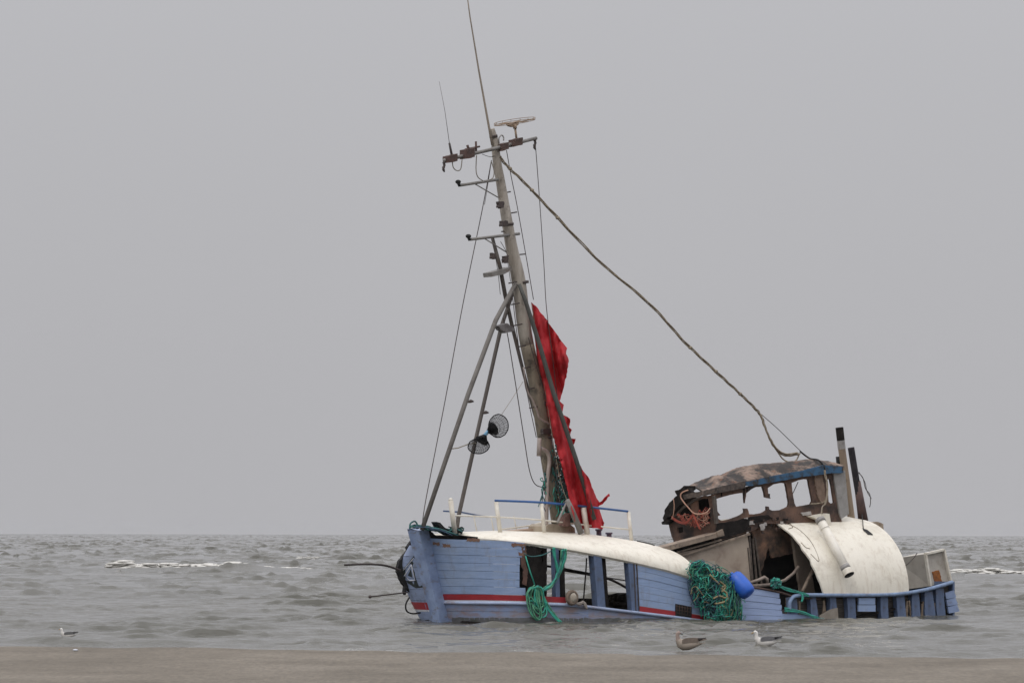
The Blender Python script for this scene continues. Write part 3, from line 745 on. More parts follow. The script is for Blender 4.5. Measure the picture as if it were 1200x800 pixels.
# struts and spars
def spar(name, pts_, r, m_, n=9, lab=None, parent=None):
    mb = MB(); mb.tube([P(*p) for p in pts_], r, n); return obj(name, mb, m_, parent or boat, label=lab)
legm = mat('grey_strut', (.19, .175, .16), (.09, .082, .075), 1.0, 1.2, .7, spots=.6, spot_at=.6, spot_c=(.06, .045, .04), spot_scale=2)
legd = mat('dark_strut', (.06, .05, .045), (.12, .105, .095), 1.0, 1.4, .7, spots=.5, spot_at=.62, spot_c=(.1, .05, .04))
spar('mast_strut', [(603, 332, .1), (580, 375, .3), (548, 462, .5), (494.5, 621, .7)], [.055, .062, .062, .06], legm, lab='long pale strut from the mast down to the stem')
spar('mast_strut', [(600.5, 340, -.1), (586, 384, -.2), (567, 470, -.4), (537, 606, -.6), (534.5, 628, -.6)], [.05, .052, .052, .055, .055], legd, lab='darker thin strut behind the long one')
mb = MB()
for x, y in ((550.8, 470.5), (568.5, 483.5)):
    mb = MB(); mb.tube([P(x-3, y+.5, .2), P(x, y-.4, .2), P(x+3.5, y, .2)], [.03, .05, .015], 6); obj('strut_lug', mb, M_dark, boat)
mb = MB(); mb.cutout([rag([(583, 382), (593, 378.5), (600, 383), (603, 388), (592, 390), (586, 386)], 2, .5)], lambda a, b: P(a, b, .35), inw(.2))
obj('strut_fitting', mb, mat('worn_fitting', (.18, .17, .17), (.06, .05, .05), 1.0, 9, .7), boat)
spar('derrick', [(607, 333, .3), (614.5, 352, .35), (632, 406, .5), (648, 460, .7), (674, 536, .9), (696.5, 608, 1.0)], [.05, .055, .06, .062, .062, .058], mat('dark_green_derrick', (.035, .04, .036), (.085, .085, .078), 1.0, .8, .7, spots=.5, spot_at=.6), lab='dark derrick boom lying over the red cloth')
spar('gaff', [(575.5, 279, 0), (584.5, 313, 0), (590.5, 345, -.1), (599, 382, -.2), (613, 438, -.2), (625, 482, -.2), (637, 520, -.2)], [.045, .055, .055, .05, .045, .045, .04], legd)
mb = MB(); mb.cutout([[(574, 319.5), (590, 315), (598, 312.5), (598, 316.5), (590, 321), (575, 324.5)]], lambda a, b: P(a, b, .2), inw(.35)); obj('wooden_bracket', mb, M_steel, boat)
spar('short_spar', [(664.5, 585, 1.0), (670, 597, 1.0), (681, 624, 1.0)], [.06, .075, .085], M_steel)
spar('short_spar', [(665, 586, .8), (657, 603, .8), (653, 612, .8)], .03, M_greypaint)
mb = MB(); mb.cutout([rag([(661, 609), (665, 602), (668, 600), (669, 605), (668, 616), (660, 616)], 2, .8)], lambda a, b: P(a, b, .8), inw(.2)); obj('rusty_winch', mb, M_rust and mat('pinkish_rust', (.19, .10, .08), (.08, .045, .04), 1.0, 8, .8), boat)

# rigging
def line(pts_, r, m_=None, name='rigging_line', k=6, par=None):
    mb = MB(); mb.tube(smooth_line([P(*p) for p in pts_], k), r, 5); return obj(name, mb, m_ or M_dark, par or boat)
line([(574, 188, -.3), (563, 248, -.3), (541, 358, -.2), (521, 469, 0), (501, 574, .2), (496, 604, .3), (495, 616, .3)], .012)
line([(625, 165, .1), (627.5, 195, .1), (631, 240, .1), (636, 310, .2), (639, 358, .3), (645.5, 410, .4), (653, 470, .5)], .011)
line([(591.5, 176, -.1), (597, 206, -.1), (604, 240, -.1), (615, 300, -.1), (624, 351, -.1)], .011)
line([(574, 188, 0), (570, 215, -.1), (566, 240, -.1)], .008)
line([(588, 372, .1), (593.5, 391, .1), (601, 435, .1), (608, 478, .1), (614, 515, .1), (620, 550, .1), (627, 567, .1), (639, 571, .1)], .013)
line([(599, 345, .2), (606, 400, .2), (613, 440, .3), (621, 480, .3), (628, 512, .3)], .011)
line([(618, 395, .35), (628, 430, .35), (640, 470, .35), (648, 520, .4), (655, 580, .45), (660, 612, .5)], .012)
line([(622, 356, .3), (634, 430, .3), (645, 500, .4), (656, 560, .6), (666, 590, .9)], .009, M_rope)
line([(593.5, 172, .1), (607, 168, .1), (625, 163.8, .1)], .008)
line([(563, 181, .1), (572, 184, .1), (578, 183, .1)], .008)
line([(585, 283, .1), (592, 296, .1), (594, 310, .1), (597, 330, .1)], .008)
line([(576, 284, 0), (582, 318, 0), (585, 345, 0)], .008)
# heavy stay with chafed rope and the wire beyond it
stay = [(584, 184, .1), (592, 194, .1), (616, 217, .1), (647.5, 250.5, .1), (700, 305, .1), (760, 355.5, .1), (800, 398.5, .1), (838, 434, .1), (862, 456, .1), (883, 476, .1), (891, 486, .1), (896, 499, .1), (903, 515, .1), (911, 526.5, .1), (921.5, 532, .1), (937, 530, .1)]
mb = MB(); pts = smooth_line([P(*p) for p in stay], 10); rnd = random.Random(5)
for q in range(3):
    out = []
    for i, p in enumerate(pts):
        a = i*.40+q*2.1; am = .020 + .022*noise.noise(Vector((i*.12, q, 0)))
        out.append(p + Vector((math.cos(a)*am*.7, .0, math.cos(a)*am)) + Vector((0, math.sin(a)*am, 0)))
    mb.tube(out, .017, 5, mi=q % 2)
for i in (12, 22, 31, 62, 70, 82): mb.ball(pts[i], .06, n=5, sq=(1, 1, .8))
mb.tube(smooth_line([P(x, y, .1) for x, y in ((896, 499), (904, 517), (911, 528), (917, 536), (924, 539.5), (932, 538), (936, 531))]), .02, 5)
mb.tube(smooth_line([P(x, y, .15) for x, y in ((891, 484), (899, 507), (909, 523), (920, 530), (934, 528.5))]), .02, 5)
obj('stay_rope', mb, [M_rope, mat('brown_stay_rope', (.17, .135, .10), (.30, .25, .19), 1.0, 9, .85, bump=0)], boat, label='sagging frayed stay from masthead to wheelhouse roof')
line([(889, 482, .1), (910, 500, .1), (937, 526, .1), (948, 535, .2)], .010, name='wire_stay')
line([(937, 527, .1), (948, 535, .2), (958, 537, .9), (964, 543, 1.05), (967, 550, 1.1)], .026, M_black, name='wire_stay')

# red cloth wrapped round the derrick
sail = [(622, 354), (627, 359), (640, 375), (655, 396), (663.5, 408), (662, 414), (664.5, 417), (666, 420), (663.5, 438), (658, 460), (655, 470), (660, 473.5), (658.5, 479), (657.5, 485), (668, 490), (666.5, 500), (669, 503), (667, 512), (674, 514.5), (671, 522), (673, 530), (676, 538),
        (682, 549), (689, 558), (694, 570), (699, 583), (703, 588), (714, 577), (714.5, 580), (706, 590), (701, 592.5), (708, 612), (706, 619), (690, 617), (678, 622), (673, 606), (668, 590), (665, 572), (658, 545), (649, 515), (642, 490), (635, 462), (631, 435), (627, 405), (624.5, 380)]
def sailmap(a, b):
    q = (a-(622+(b-354)*.26))          # distance from the hoist edge
    f = .26*math.sin(q*.30+b*.02) + .13*math.sin(q*.85+b*.035) + .25*noise.noise(Vector((a*.05, b*.03, 1))) + .07*math.sin(b*.11+q*.2)
    f += .16*noise.noise(Vector((a*.12+b*.02, b*.035, 9)))
    return P(a, b, .25 + (b-354)*.0018 + f*min(1, abs(q)/10+.25))
mb = MB(); mb.cutout([rag(sail, 3, .7, 4)], sailmap, inw(.015), inner=2.6)
obj('red_cloth', mb, M_sail, boat, label='tattered red tarpaulin sail hanging beside the mast')

# ---- WHEELHOUSE
TW = 0.95
wh = MB()
def pw(t): return lambda a, b: P(a, b, t)
outer = [(836, 577), (875, 568), (940, 555), (988, 549), (989, 612), (930, 620), (905, 612), (880, 624), (836, 640)]
outer = [(835, 578), (875, 569), (940, 556), (975, 551), (987, 612), (955, 612), (900, 612), (878, 622), (850, 630), (836, 634)]
W1 = [(839.5, 583), (855, 578.5), (869, 576), (871.5, 576), (873, 588), (874.5, 576.5), (880, 572), (886, 569), (893.5, 568.5), (895.5, 575), (896.5, 581), (903, 582.3), (900, 576), (899.5, 570), (906, 566), (915, 564), (920.5, 564.5), (922.5, 575), (924.5, 587), (923.5, 592), (915, 596), (905, 596.5), (901.5, 595), (901, 592), (898.5, 591.5), (898.5, 596),
      (893, 599.5), (884, 601), (878, 601), (877, 597), (875.5, 594), (872, 594), (872.5, 599), (866, 603), (855, 607), (846, 609), (841, 606), (841, 603.5), (844.5, 602), (842, 599.5), (840.5, 597)]
W4 = [(927.5, 564), (935, 561), (942, 559.5), (947, 560), (950, 575), (952, 585), (950, 589), (942, 590.5), (933, 592), (931, 588), (928.5, 575)]
W5 = [(969, 560), (972.5, 559), (974.5, 568), (977.5, 587), (974, 588.5), (971, 586), (970, 574)]
mb = MB(); mb.cutout([rag(outer, 4, .3), rag(W1, 2.5, .25), rag(W4, 3, .15), rag(W5, 3, .15)], pw(TW), inw(.07), inner=5)
wheelhouse = obj('wheelhouse', mb, M_burnt, boat, label='gutted wheelhouse with scorched brown walls and empty windows')
# post beside the after windows, curtain-like lagging, tin casing
mb = MB(); mb.cutout([rag([(954, 553), (963, 552), (966, 570), (967.5, 585), (963, 589), (958.5, 580), (955, 565)], 2, .7, 3)], pw(TW+.03), inw(.06)); obj('burnt_lagging', mb, mat('peeling_lagging', (.28, .20, .15), (.15, .10, .075), 1.0, 7, .85, bump=.6), wheelhouse)
mb = MB(); mb.cutout([[(976, 550), (990, 549), (995, 600), (986, 606), (984, 600)]], pw(TW+.05), inw(.08)); obj('tin_casing', mb, M_greypaint, wheelhouse)
# far side: solid at the front, only the low wall and a post or two aft
mb = MB()
mb.cutout([rag([(786, 598), (800, 588), (822, 580), (833, 580), (835, 606), (852, 612), (878, 606), (900, 601), (930, 597), (955, 594), (955, 640), (836, 650), (790, 640)], 4, .6, 2)], pw(-TW), inw(-.06))
obj('inner_side_wall', mb, M_char, wheelhouse)
mb = MB(); mb.cutout([[(956, 556), (966, 555), (968, 600), (958, 600)]], pw(-TW+.1), inw(-.06)); obj('inner_side_wall', mb, M_char, wheelhouse)
# front wall from the port corner (t=+TW) to the starboard corner (t=-TW)
sC = st(P(836, 600, TW))[0]
def fmap(off=0.0, bow=.35):
    def f(a, b):
        # plane through the corner across the ship, bowed forward in the middle
        x, zz = ray(a, b)
        lo, hi = -1.4, 1.6
        for _ in range(30):
            t = (lo+hi)/2; k = 1-(t/TW)**2
            zc = H0+zz*113
            s = sC - bow*max(-.6, k) - .16*(zc-1.9) + off
            p = W(s, t, 0)
            if p[0]/p[1] < x: lo = t
            else: hi = t
        return Vector((p[0], p[1], H0+zz*p[1]))
    return f
front = [(837, 578), (822, 580.5), (808, 585), (795, 592.5), (787, 600), (783, 610), (784, 616), (786, 624), (789.5, 634), (800, 640), (836, 640), (838, 606)]
F1 = [(796, 599), (801, 593), (808, 591), (810, 595), (811, 602), (808, 606), (800, 607), (795, 603)]
F2 = [(816.5, 584.5), (823, 583), (829.5, 583), (831, 590), (832.5, 606), (831, 612), (820, 612), (818, 600)]
F3 = [(793, 617), (800, 616), (801, 622), (794.5, 624)]
mb = MB(); mb.cutout([rag(front, 3, .5, 3), F1, F2, F3], fmap(), inw(.0)+Vector((ca, sa, 0))*.05, inner=4)
obj('front_wall', mb, M_burnt, wheelhouse)
mb = MB(); mb.tube(smooth_line([fmap(-.04)(x, y) for x, y in ((787, 607), (793, 601), (800, 594), (808, 589), (816, 583.5), (822, 581.5))]), .035, 6)
mb.beam(fmap(-.03)(836.5, 580), fmap(-.03)(839.5, 612), .09, .08)
obj('window_surround', mb, mat('scorched_surround', (.14, .12, .10), (.07, .055, .05), 1.0, 5, .8), wheelhouse)
mb = MB(); mb.cutout([rag([(790, 619), (840, 607), (862, 608), (880, 604), (905, 604), (905, 616), (876, 620), (838, 628), (792, 634)], 3, .6, 9)], pw(TW+.02), inw(.05), inner=5) if False else None
# corner overlap: lower front burnt band running aft under the windows
mb.cutout([rag([(838, 612), (860, 609), (880, 604), (900, 601), (906, 606), (880, 612), (872, 622), (850, 629), (838, 632)], 3, .7, 9)], pw(TW+.02), inw(.05), inner=5)
obj('charred_sill', mb, M_char, wheelhouse)
# visor
mb = MB()
mb.cutout([rag([(806, 571), (800, 575), (792, 580), (784, 588), (779, 596), (778, 602), (776, 606), (778, 609), (783, 604.5), (786, 604), (790, 598), (797, 590), (806, 585), (812, 582), (812, 577)], 2, .5, 6)], fmap(-.22, .30), Vector((ca, sa, 0))*.12)
mb.cutout([rag([(790.5, 574), (797, 572), (801, 568), (804.5, 568), (805, 572), (800, 577), (793, 579)], 2, .4, 7)], fmap(-.1, .3), Vector((ca, sa, 0))*.3)
mb.cutout([rag([(775, 611), (781, 607), (786, 609), (780, 613.5), (776, 613.5)], 2, .3, 8)], fmap(-.2, .3), Vector((ca, sa, 0))*.12)
obj('roof_visor', mb, M_char, wheelhouse)
# roof: lofted from port edge over the crown to the starboard edge
PE = [(826, 575.5), (835, 573.5), (875, 562), (905, 556), (940, 549.5), (965, 544), (989, 544)]
CRp = [(790, 578), (800, 575), (806, 572.5), (812, 570), (820, 567), (832, 559.5), (840, 555), (848, 557.5), (856, 552), (870, 545), (884, 542.5), (910, 540.5), (930, 538.5), (945, 536), (960, 538)]
mb = MB()
pe = [(st(P(x, y, TW+.12))[0], P(x, y, TW+.12).z) for x, y in PE]
cp = [(st(P(x, y, .25))[0], P(x, y, .25).z) for x, y in CRp]
sa0, sb0 = pe[0][0], pe[-1][0]
g = []
for i in range(17):
    t = (TW+.12) - i*(2*TW+.2)/16; row = []
    pxf = 826-max(0, (TW+.12-t))/(2*TW)*27
    sF = st(P(pxf, 578, t))[0]
    for j in range(71):
        s = sF + (sb0-sF)*j/70
        ze, zc = ip(pe, s), ip(cp, s)
        if t > .25: k = math.sin((TW+.12-t)/(TW+.12-.25)*math.pi/2)**.8; z = ze+(zc-ze)*k
        else: z = zc + (min(ze, zc)-.1-zc)*((.25-t)/(TW+.3))**1.5
        z += .018*noise.noise(Vector((s*4, t*4, 1))) + .02*noise.noise(Vector((s*11, t*8, 4)))
        row.append(W(s, t, z))
    g.append(row)
mb.grid(g, back=lambda p, i, j: p-Vector((0, 0, .05)))
roof = obj('roof', mb, M_roof, wheelhouse, label='buckled burnt roof, paint gone')
mb = MB(); mb.cutout([rag([(870, 564), (905, 556), (940, 549.5), (965, 543), (988, 545), (988, 552), (975, 552.5), (940, 557), (880, 568), (872, 568)], 4, .3)], pw(TW+.13), inw(.05)); obj('fascia', mb, M_fascia, wheelhouse)
mb = MB(); mb.cutout([rag([(824, 574), (836, 570.5), (873, 562), (873, 570), (836, 577.5), (824, 579.5)], 2.5, .6)], pw(TW+.13), inw(.05)); obj('fascia', mb, M_fascia2, wheelhouse)
mb = MB(); mb.cutout([rag([(800, 578.5), (812, 576), (838, 571), (838, 576), (820, 580), (802, 584)], 2.5, .5)], fmap(-.22), Vector((ca, sa, 0))*.05); obj('fascia', mb, M_fascia2, wheelhouse)
mb = MB()
for (x, y, l) in ((871.5, 570, 14), (845, 576, 5), (875, 570, 6), (901, 577, 5)):
    mb = MB(); mb.tube([P(x, y, TW), P(x+.4, y+l/2, TW), P(x, y+l, TW)], [.03, .02, .006], 5); obj('charred_stub', mb, M_char, wheelhouse)
mb = MB(); mb.tube([P(935, 563, -.3), P(930, 574, -.3), P(927, 580, -.3)], .012, 5); obj('hanging_wire', mb, M_dark, wheelhouse)
# ledge, lower trim and casing walls
mb = MB(); mb.cutout([[(777.5, 640), (848, 621), (849, 626), (780, 645)]], pw(TW+.28), inw(.4)); mb.cutout([[(840, 622), (847, 618.5), (848, 624), (841, 627)]], pw(TW+.3), inw(.05))
obj('ledge_plank', mb, M_ledge, wheelhouse)
mb = MB(); mb.cutout([[(785, 641), (840, 627), (876, 620), (878, 626), (830, 639), (796, 651), (790, 647)]], pw(TW-.02), inw(.1)); obj('charred_band', mb, M_char, wheelhouse)
mb = MB(); mb.beam(P(796, 650.5, TW+.1), P(878.5, 624, TW+.1), .055, .06); mb.beam(P(793, 646, TW+.05), P(845, 631, TW+.05), .04, .06); obj('wall_trim', mb, M_ledge, wheelhouse)
mb = MB(); mb.cutout([rag([(790, 648), (830, 639), (876, 626), (878, 640), (881.5, 678), (883, 700), (790, 700)], 4, .25)], pw(TW+.03), inw(.06), inner=8)
o = obj('casing_panel', mb, M_panel, wheelhouse)
mb = MB(); mb.cutout([[(826, 656), (838, 655.5), (838, 671), (828, 671)]], pw(TW+.06), inw(.03)); obj('pale_patch', mb, mat('pale_beige_patch', (.42, .38, .31), None, .5, 4, .7), wheelhouse)
# brown back wall of the deckhouse and a black sheet painted as the shade of the opening below
mb = MB(); mb.cutout([rag([(878, 606), (896, 601), (960, 601), (960, 640), (905, 652), (900, 640), (893, 668), (886, 640)], 3, .6, 5)], pw(TW-.12), inw(.05), inner=6); obj('deckhouse_wall', mb, M_burnt2, wheelhouse)
mb = MB(); mb.cutout([[(876, 622), (970, 600), (975, 712), (876, 712)]], pw(TW-.45), inw(.1)); obj('opening_shade_sheet', mb, mat('soot', (.008, .008, .009), (.02, .018, .016), 1.0, 3, .9), wheelhouse)
mb = MB()
for x0_, y0_, x1_, y1_, w in ((878, 627, 882.5, 690, .05), (882, 630, 888, 690, .035), (884.5, 628, 893, 684, .03), (876, 640, 881, 690, .035)):
    mb = MB(); mb.beam(P(x0_, y0_, TW+.02), P(x1_, y1_, TW+.02), w, .05)
    obj('door_frame', mb, MATS.get('burnt_doorframe') or mat('burnt_doorframe', (.14, .11, .09), (.03, .025, .022), 1.0, 8, .8), wheelhouse)
M_flake = mat('peeled_white', (.45, .43, .41), (.3, .27, .25), 1.0, 9, .7); rnd = random.Random(9)
for i in range(26):
    x, y = rnd.uniform(872, 925), rnd.uniform(604, 622)
    w = rnd.uniform(1.5, 6); h = rnd.uniform(1, 4)
    mb = MB(); mb.cutout([rag([(x, y), (x+w, y-.5), (x+w, y+h), (x, y+h)], 1.5, .8, i)], pw(TW+.04+.002*(i % 7)), inw(.02))
    obj('paint_flake', mb, [M_flake, M_char, M_char, M_char, M_burnt, M_burnt][rnd.randrange(6)], wheelhouse)
mb = MB(); mb.cutout([rag([(890, 613), (896, 611.5), (896.5, 618), (892, 619.5)], 2, .3)], pw(TW+.06), inw(.02), mi=0)
obj('paint_flake', mb, M_flake, wheelhouse); mb = MB(); mb.cutout([rag([(939, 599), (950, 597), (951, 601), (941, 602.5)], 2, .4)], pw(TW+.05), inw(.03))
obj('paint_flake', mb, M_flake, wheelhouse)
mb = MB(); mb.cutout([rag([(929, 626), (937, 630), (943, 640), (950, 662), (957, 700), (940, 700), (935, 665)], 4, .4)], pw(TW+.35), inw(.10), inner=6)
obj('leaning_board', mb, mat('smoked_board', (.20, .165, .13), (.11, .085, .07), 1.0, 3, .75, (1, 1, .3)), boat)
mb = MB(); rod(mb, (954, 664), (940.5, 691), .05, TW+.6, 1.7); obj('handrail', mb, M_ledge, boat)
mb = MB(); mb.tube([P(x, y, 1.45) for x, y in ((936, 662), (930, 670), (920, 678), (905, 683), (890, 684.5), (882, 685))], .045, 7)
mb.tube([P(x, y, 1.6) for x, y in ((880, 681), (890, 677.5), (896, 674.5), (899, 677), (899.5, 681))], [.045, .045, .05, .05, .04], 7)
obj('pipe_work', mb, mat('pale_pipe', (.30, .25, .21), (.18, .14, .12), 1.0, 6, .6), boat)

# funnels
def pipe(pts_, r, m_, name='exhaust_pipe', lab=None):
    mb = MB()
    P_ = [P(*p) for p in pts_]
    mb.tube(P_, r, 14, cap=False)
    mb.tube([P_[0], P_[0]+(P_[1]-P_[0]).normalized()*.15], [r*.85 if not hasattr(r, '__len__') else r[0]*.85]*2, 14, mi=1)
    return obj(name, mb, [m_, M_black], boat, label=lab)
ex = pipe([(983.2, 499.5, .3), (986, 524, .3), (998.5, 612, .3)], .104, M_tan, lab='tall tan exhaust pipe with black top')
mb = MB(); mb.tube([P(983.1, 499.0, .3), P(984.8, 514, .3)], .111, 14, cap=False); obj('sooty_top', mb, M_char, ex)
mb = MB(); mb.tube([P(984.8, 514, .3), P(986, 524, .3)], .110, 14, cap=False); obj('pale_band', mb, M_greypaint, ex)
ex2 = pipe([(996.8, 522.5, -.2), (1003, 560, -.2), (1006.5, 580, -.2)], .095, mat('black_funnel', (.02, .019, .023), (.05, .045, .05), 1.0, 4, .6), lab='black second exhaust pipe, rusty lower down')
mb = MB(); mb.tube([P(1004, 562, -.2), P(1008, 586, -.2), P(1012.5, 614, -.2)], [.10, .12, .15], 14); obj('rusty_lower_pipe', mb, mat('rusty_funnel', (.13, .075, .065), (.06, .04, .04), 1.0, 5, .7), ex2)
mb = MB(); mb.tube([P(981.5, 533, .1), P(982.5, 546, .1)], .06, 10); obj('pipe_stub', mb, M_black, boat)
line([(1006, 552, -.1), (1011, 558, -.1), (1014, 570, -.1), (1019, 577, -.1), (1020, 586, -.1), (1019, 592, -.1)], .012, name='loose_wire')
line([(1006, 551, -.1), (1013, 562, -.1), (1016, 574, -.1), (1021, 582, -.1)], .010, name='loose_wire')
# rope down the wheelhouse
mb = MB(); rnd = random.Random(4)
for q in range(3):
    mb.tube(smooth_line([P(x+rnd.uniform(-1, 1), y, 1.15) for x, y in ((966, 549), (967, 556), (969, 565), (969, 578), (967, 588), (964, 592), (963, 600))]), .014, 5, mi=q % 2)
mb.tube(smooth_line([P(x, y, 1.12) for x, y in ((950, 588.5), (958, 588), (966, 585.5), (969, 578))]), .016, 5)
obj('frayed_rope', mb, [M_rope, mat('pale_rope', (.42, .36, .30), None, .5, 9, .8, bump=0)], boat)
# white pipe lying on the after roof
P0 = P(961.5, 608, 1.6); P1 = P(995.5, 671.5, 2.65)
mb = MB(); d = (P1-P0).normalized()
mb.tube([P0, P1-d*.12], .122, 16); mb.tube([P0+d*.26, P0+d*.29], .135, 16); 
wp = obj('vent_pipe', mb, mat('pipe_cream', (.78, .75, .68), (.70, .66, .58), 1.0, 3, .5, spots=.4, spot_c=(.3, .24, .18), spot_at=.64), boat, label='cream pipe with dark open end lying on the after roof')
mb = MB(); mb.tube([P1-d*.30, P1-d*.17], .138, 16); obj('pipe_collar', mb, M_greypaint, wp); mb = MB(); mb.tube([P0-d*.06, P0+d*.06], .138, 16); obj('pipe_collar', mb, M_greypaint, wp)
mb = MB(); mb.tube([P1-d*.17, P1], .15, 18, cap=False); obj('pipe_rim', mb, M_creamrail, wp)
mb = MB(); mb.tube([P1-d*.16, P1+d*.004], .13, 16); obj('pipe_mouth_shade', mb, M_black, wp)  # black disc closes the pipe, painted as the shade of its open end
mb = MB(); mb.cutout([[(950, 603), (968, 599.5), (972, 600), (975, 619), (968, 621), (962, 608)]], lambda a, b: P(a, b, 1.15), inw(.25)); obj('bracket_plate', mb, M_cream, boat)
# stern locker (two faces seen) and tin fitting behind the roof
sL = st(P(1086, 670, .95))[0]
def lk(a, b, t): return P(a, b, t)
A = [P(1084, 646.5, .95), P(1090, 684, .95)]   # near forward corner, top and bottom
Bp = [P(1106, 641.5, .95), P(1114, 678, .95)]
Cc = [P(1048, 652, -.45), P(1050, 690, -.45)]
lift = (Bp[0]-A[0])
mb = MB()
v = [A[0], A[1], Bp[0], Bp[1], Cc[0], Cc[1], Cc[0]+lift, Cc[1]+lift]
mb.add(v, [[0, 1, 3, 2], [1, 0, 4, 5], [2, 3, 7, 6], [4, 0, 2, 6], [5, 4, 6, 7]])
locker = obj('locker', mb, M_locker, boat, label='battered pale steel locker at the stern with a rust patch')
mb = MB()
for a, b in (((1084, 646.5), (1106, 641.5)), ((1106, 641.5), (1114, 678)), ((1084.5, 646.5), (1090.5, 684))): mb.beam(P(a[0], a[1], .99), P(b[0], b[1], .99), .06, .09)
obj('frame', mb, M_creamrail, locker)
mb = MB(); mb.cutout([rag([(1093, 667), (1101, 665), (1104, 679), (1096, 682)], 2, .5)], lambda a, b: P(a, b, .97), inw(.02)); obj('rust_patch', mb, M_rust, locker)
mb = MB(); mb.tube(smooth_line([P(1047, 653, .9), P(1060, 660, .9), P(1070, 652, .9), P(1075, 645, .9)]), .012, 5); obj('cable', mb, M_dark, locker)
mb = MB(); mb.cutout([rag([(1018, 611), (1029, 608.5), (1035, 612), (1037, 630), (1020, 630)], 3, .5)], lambda a, b: P(a, b, -.5), inw(.3)); obj('tin_box', mb, mat('rusting_tin', (.42, .35, .27), (.2, .13, .08), 1.0, 5, .7), boat)

# ================================================================== THINGS HANGING ON THE WRECK
poly = [(806, 664), (812, 657), (822, 654.5), (830, 660), (842, 668), (852, 670), (862, 676), (868, 690), (869, 705), (871, 728), (840, 727), (828, 728), (826, 716), (822, 700), (816, 690), (812, 676)]
HB = lambda u, v, d: HX(u, v, 1, .05+.45*d*min(1, 1.2-abs(u-842)/45))
mb = tangle('fishing_net', poly, 470, .0115, [M_green, M_teal, M_sand_t, M_bluetw, M_ltgreen], [6, 5, 1.2, 2, 2], HB, 21, 4.2, 11)
for q in ([(836, 700), (843, 697), (850, 699), (852, 694), (846, 688), (850, 684)], [(838, 706), (848, 704), (853, 700), (851, 695)], [(844, 680), (850, 686), (846, 692)], [(832, 672), (838, 678), (843, 683)]):
    mb.tube(smooth_line([HX(x, y, 1, .55) for x, y in q]), .028, 5, mi=2)
wisp = [(802, 668), (806, 656), (822, 651), (836, 657), (850, 664), (866, 672), (874, 690), (875, 715), (877, 731), (830, 732), (816, 715), (808, 695)]
mb2 = tangle('x', wisp, 70, .009, [0]*5, [5, 3, 2, 2, 4], HB, 77, 5.5, 8, (0, .8)); mb.add(mb2.v, mb2.f, 0, True); mb.m[-len(mb2.m):] = mb2.m
for i in range(26):
    x = 826+rnd.uniform(0, 46) if False else 826+(i*1.77) % 46; y = 700+(i*7.3) % 16
    mb.tube(smooth_line([HX(x, y, 1, .3), HX(x+2*math.sin(i), y+10, 1, .32), HX(x+3*math.sin(i*2.), 733, 1, .3)]), .011, 4, mi=(0, 4, 1, 0, 2)[i % 5])
for i in range(70):
    x = 838+(i*5.31) % 31; y = 676+(i*3.7) % 30; l = 10+(i*2.9) % 18
    mb.tube(smooth_line([HX(x, y, 1, .50), HX(x+1.6*math.sin(i*1.3), y+l*.35, 1, .54), HX(x+2.4*math.sin(i*2.1), y+l*.7, 1, .52), HX(x+2*math.sin(i*.7), y+l, 1, .48)], 4), .010, 4, mi=(0, 4, 0, 1, 4, 3)[i % 6])
# hanging loops of mesh down the planking
rnd = random.Random(2)
for i in range(7):
    x = 805+i*3; mb.tube(smooth_line([HX(x+rnd.uniform(-1, 1), 679+i, 1, .03), HX(x+3, 692, 1, .05), HX(x+6+rnd.uniform(-1, 2), 704, 1, .04), HX(x+12, 707+rnd.uniform(-2, 3), 1, .06)]), .012, 4, mi=3)
    mb.tube(smooth_line([HX(x+7, 680, 1, .03), HX(x+3, 690, 1, .05), HX(x+9, 700, 1, .05), HX(x+5, 707, 1, .06)]), .010, 4, mi=1)
net = obj('fishing_net', mb, [M_green, M_teal, M_sand_t, M_bluetw, M_ltgreen])
tag(net, 'large tangle of green fishing net spilling over the side of the wreck into the water', 'fishing net')
mb = tangle('x', [(790, 598), (803, 600), (815, 603), (819, 596), (823, 598), (829, 590), (832, 597), (833, 612), (826, 619), (810, 617), (800, 612), (793, 604)], 30, .0075, [M_orange, M_rope], [2, 1.2], lambda u, v, d: fmap(-.12-.1*d, .3)(u, v), 5, 4, 7)
for k in range(4): mb.tube(smooth_line([fmap(-.25, .3)(x+k*.7, y+k*.5) for x, y in ((811, 600), (813, 605), (816, 611), (819, 618))]), .014, 5)
for k in range(3): mb.tube(smooth_line([fmap(-.25, .3)(x, y+k*1.1) for x, y in ((787, 604), (795, 609), (804, 610), (811, 602), (813, 598))]), .010, 5)
mb.tube(smooth_line([fmap(-.3, .3)(x, y) for x, y in ((806, 573), (799, 576), (797.5, 581), (801, 587), (807, 594), (813, 600), (821, 601), (828, 599), (832, 594))]), .018, 5, mi=1)
mb.tube(smooth_line([fmap(-.3, .3)(x, y) for x, y in ((789, 583), (790, 592), (789, 602), (787, 607))]), .012, 5, mi=1)
o = obj('rope_netting', mb, [M_orange, mat('peach_rope', (.5, .3, .22), None, .5, 8, .8, bump=0)]); tag(o, 'frayed orange netting draped across the front windows of the burnt wheelhouse', 'netting')

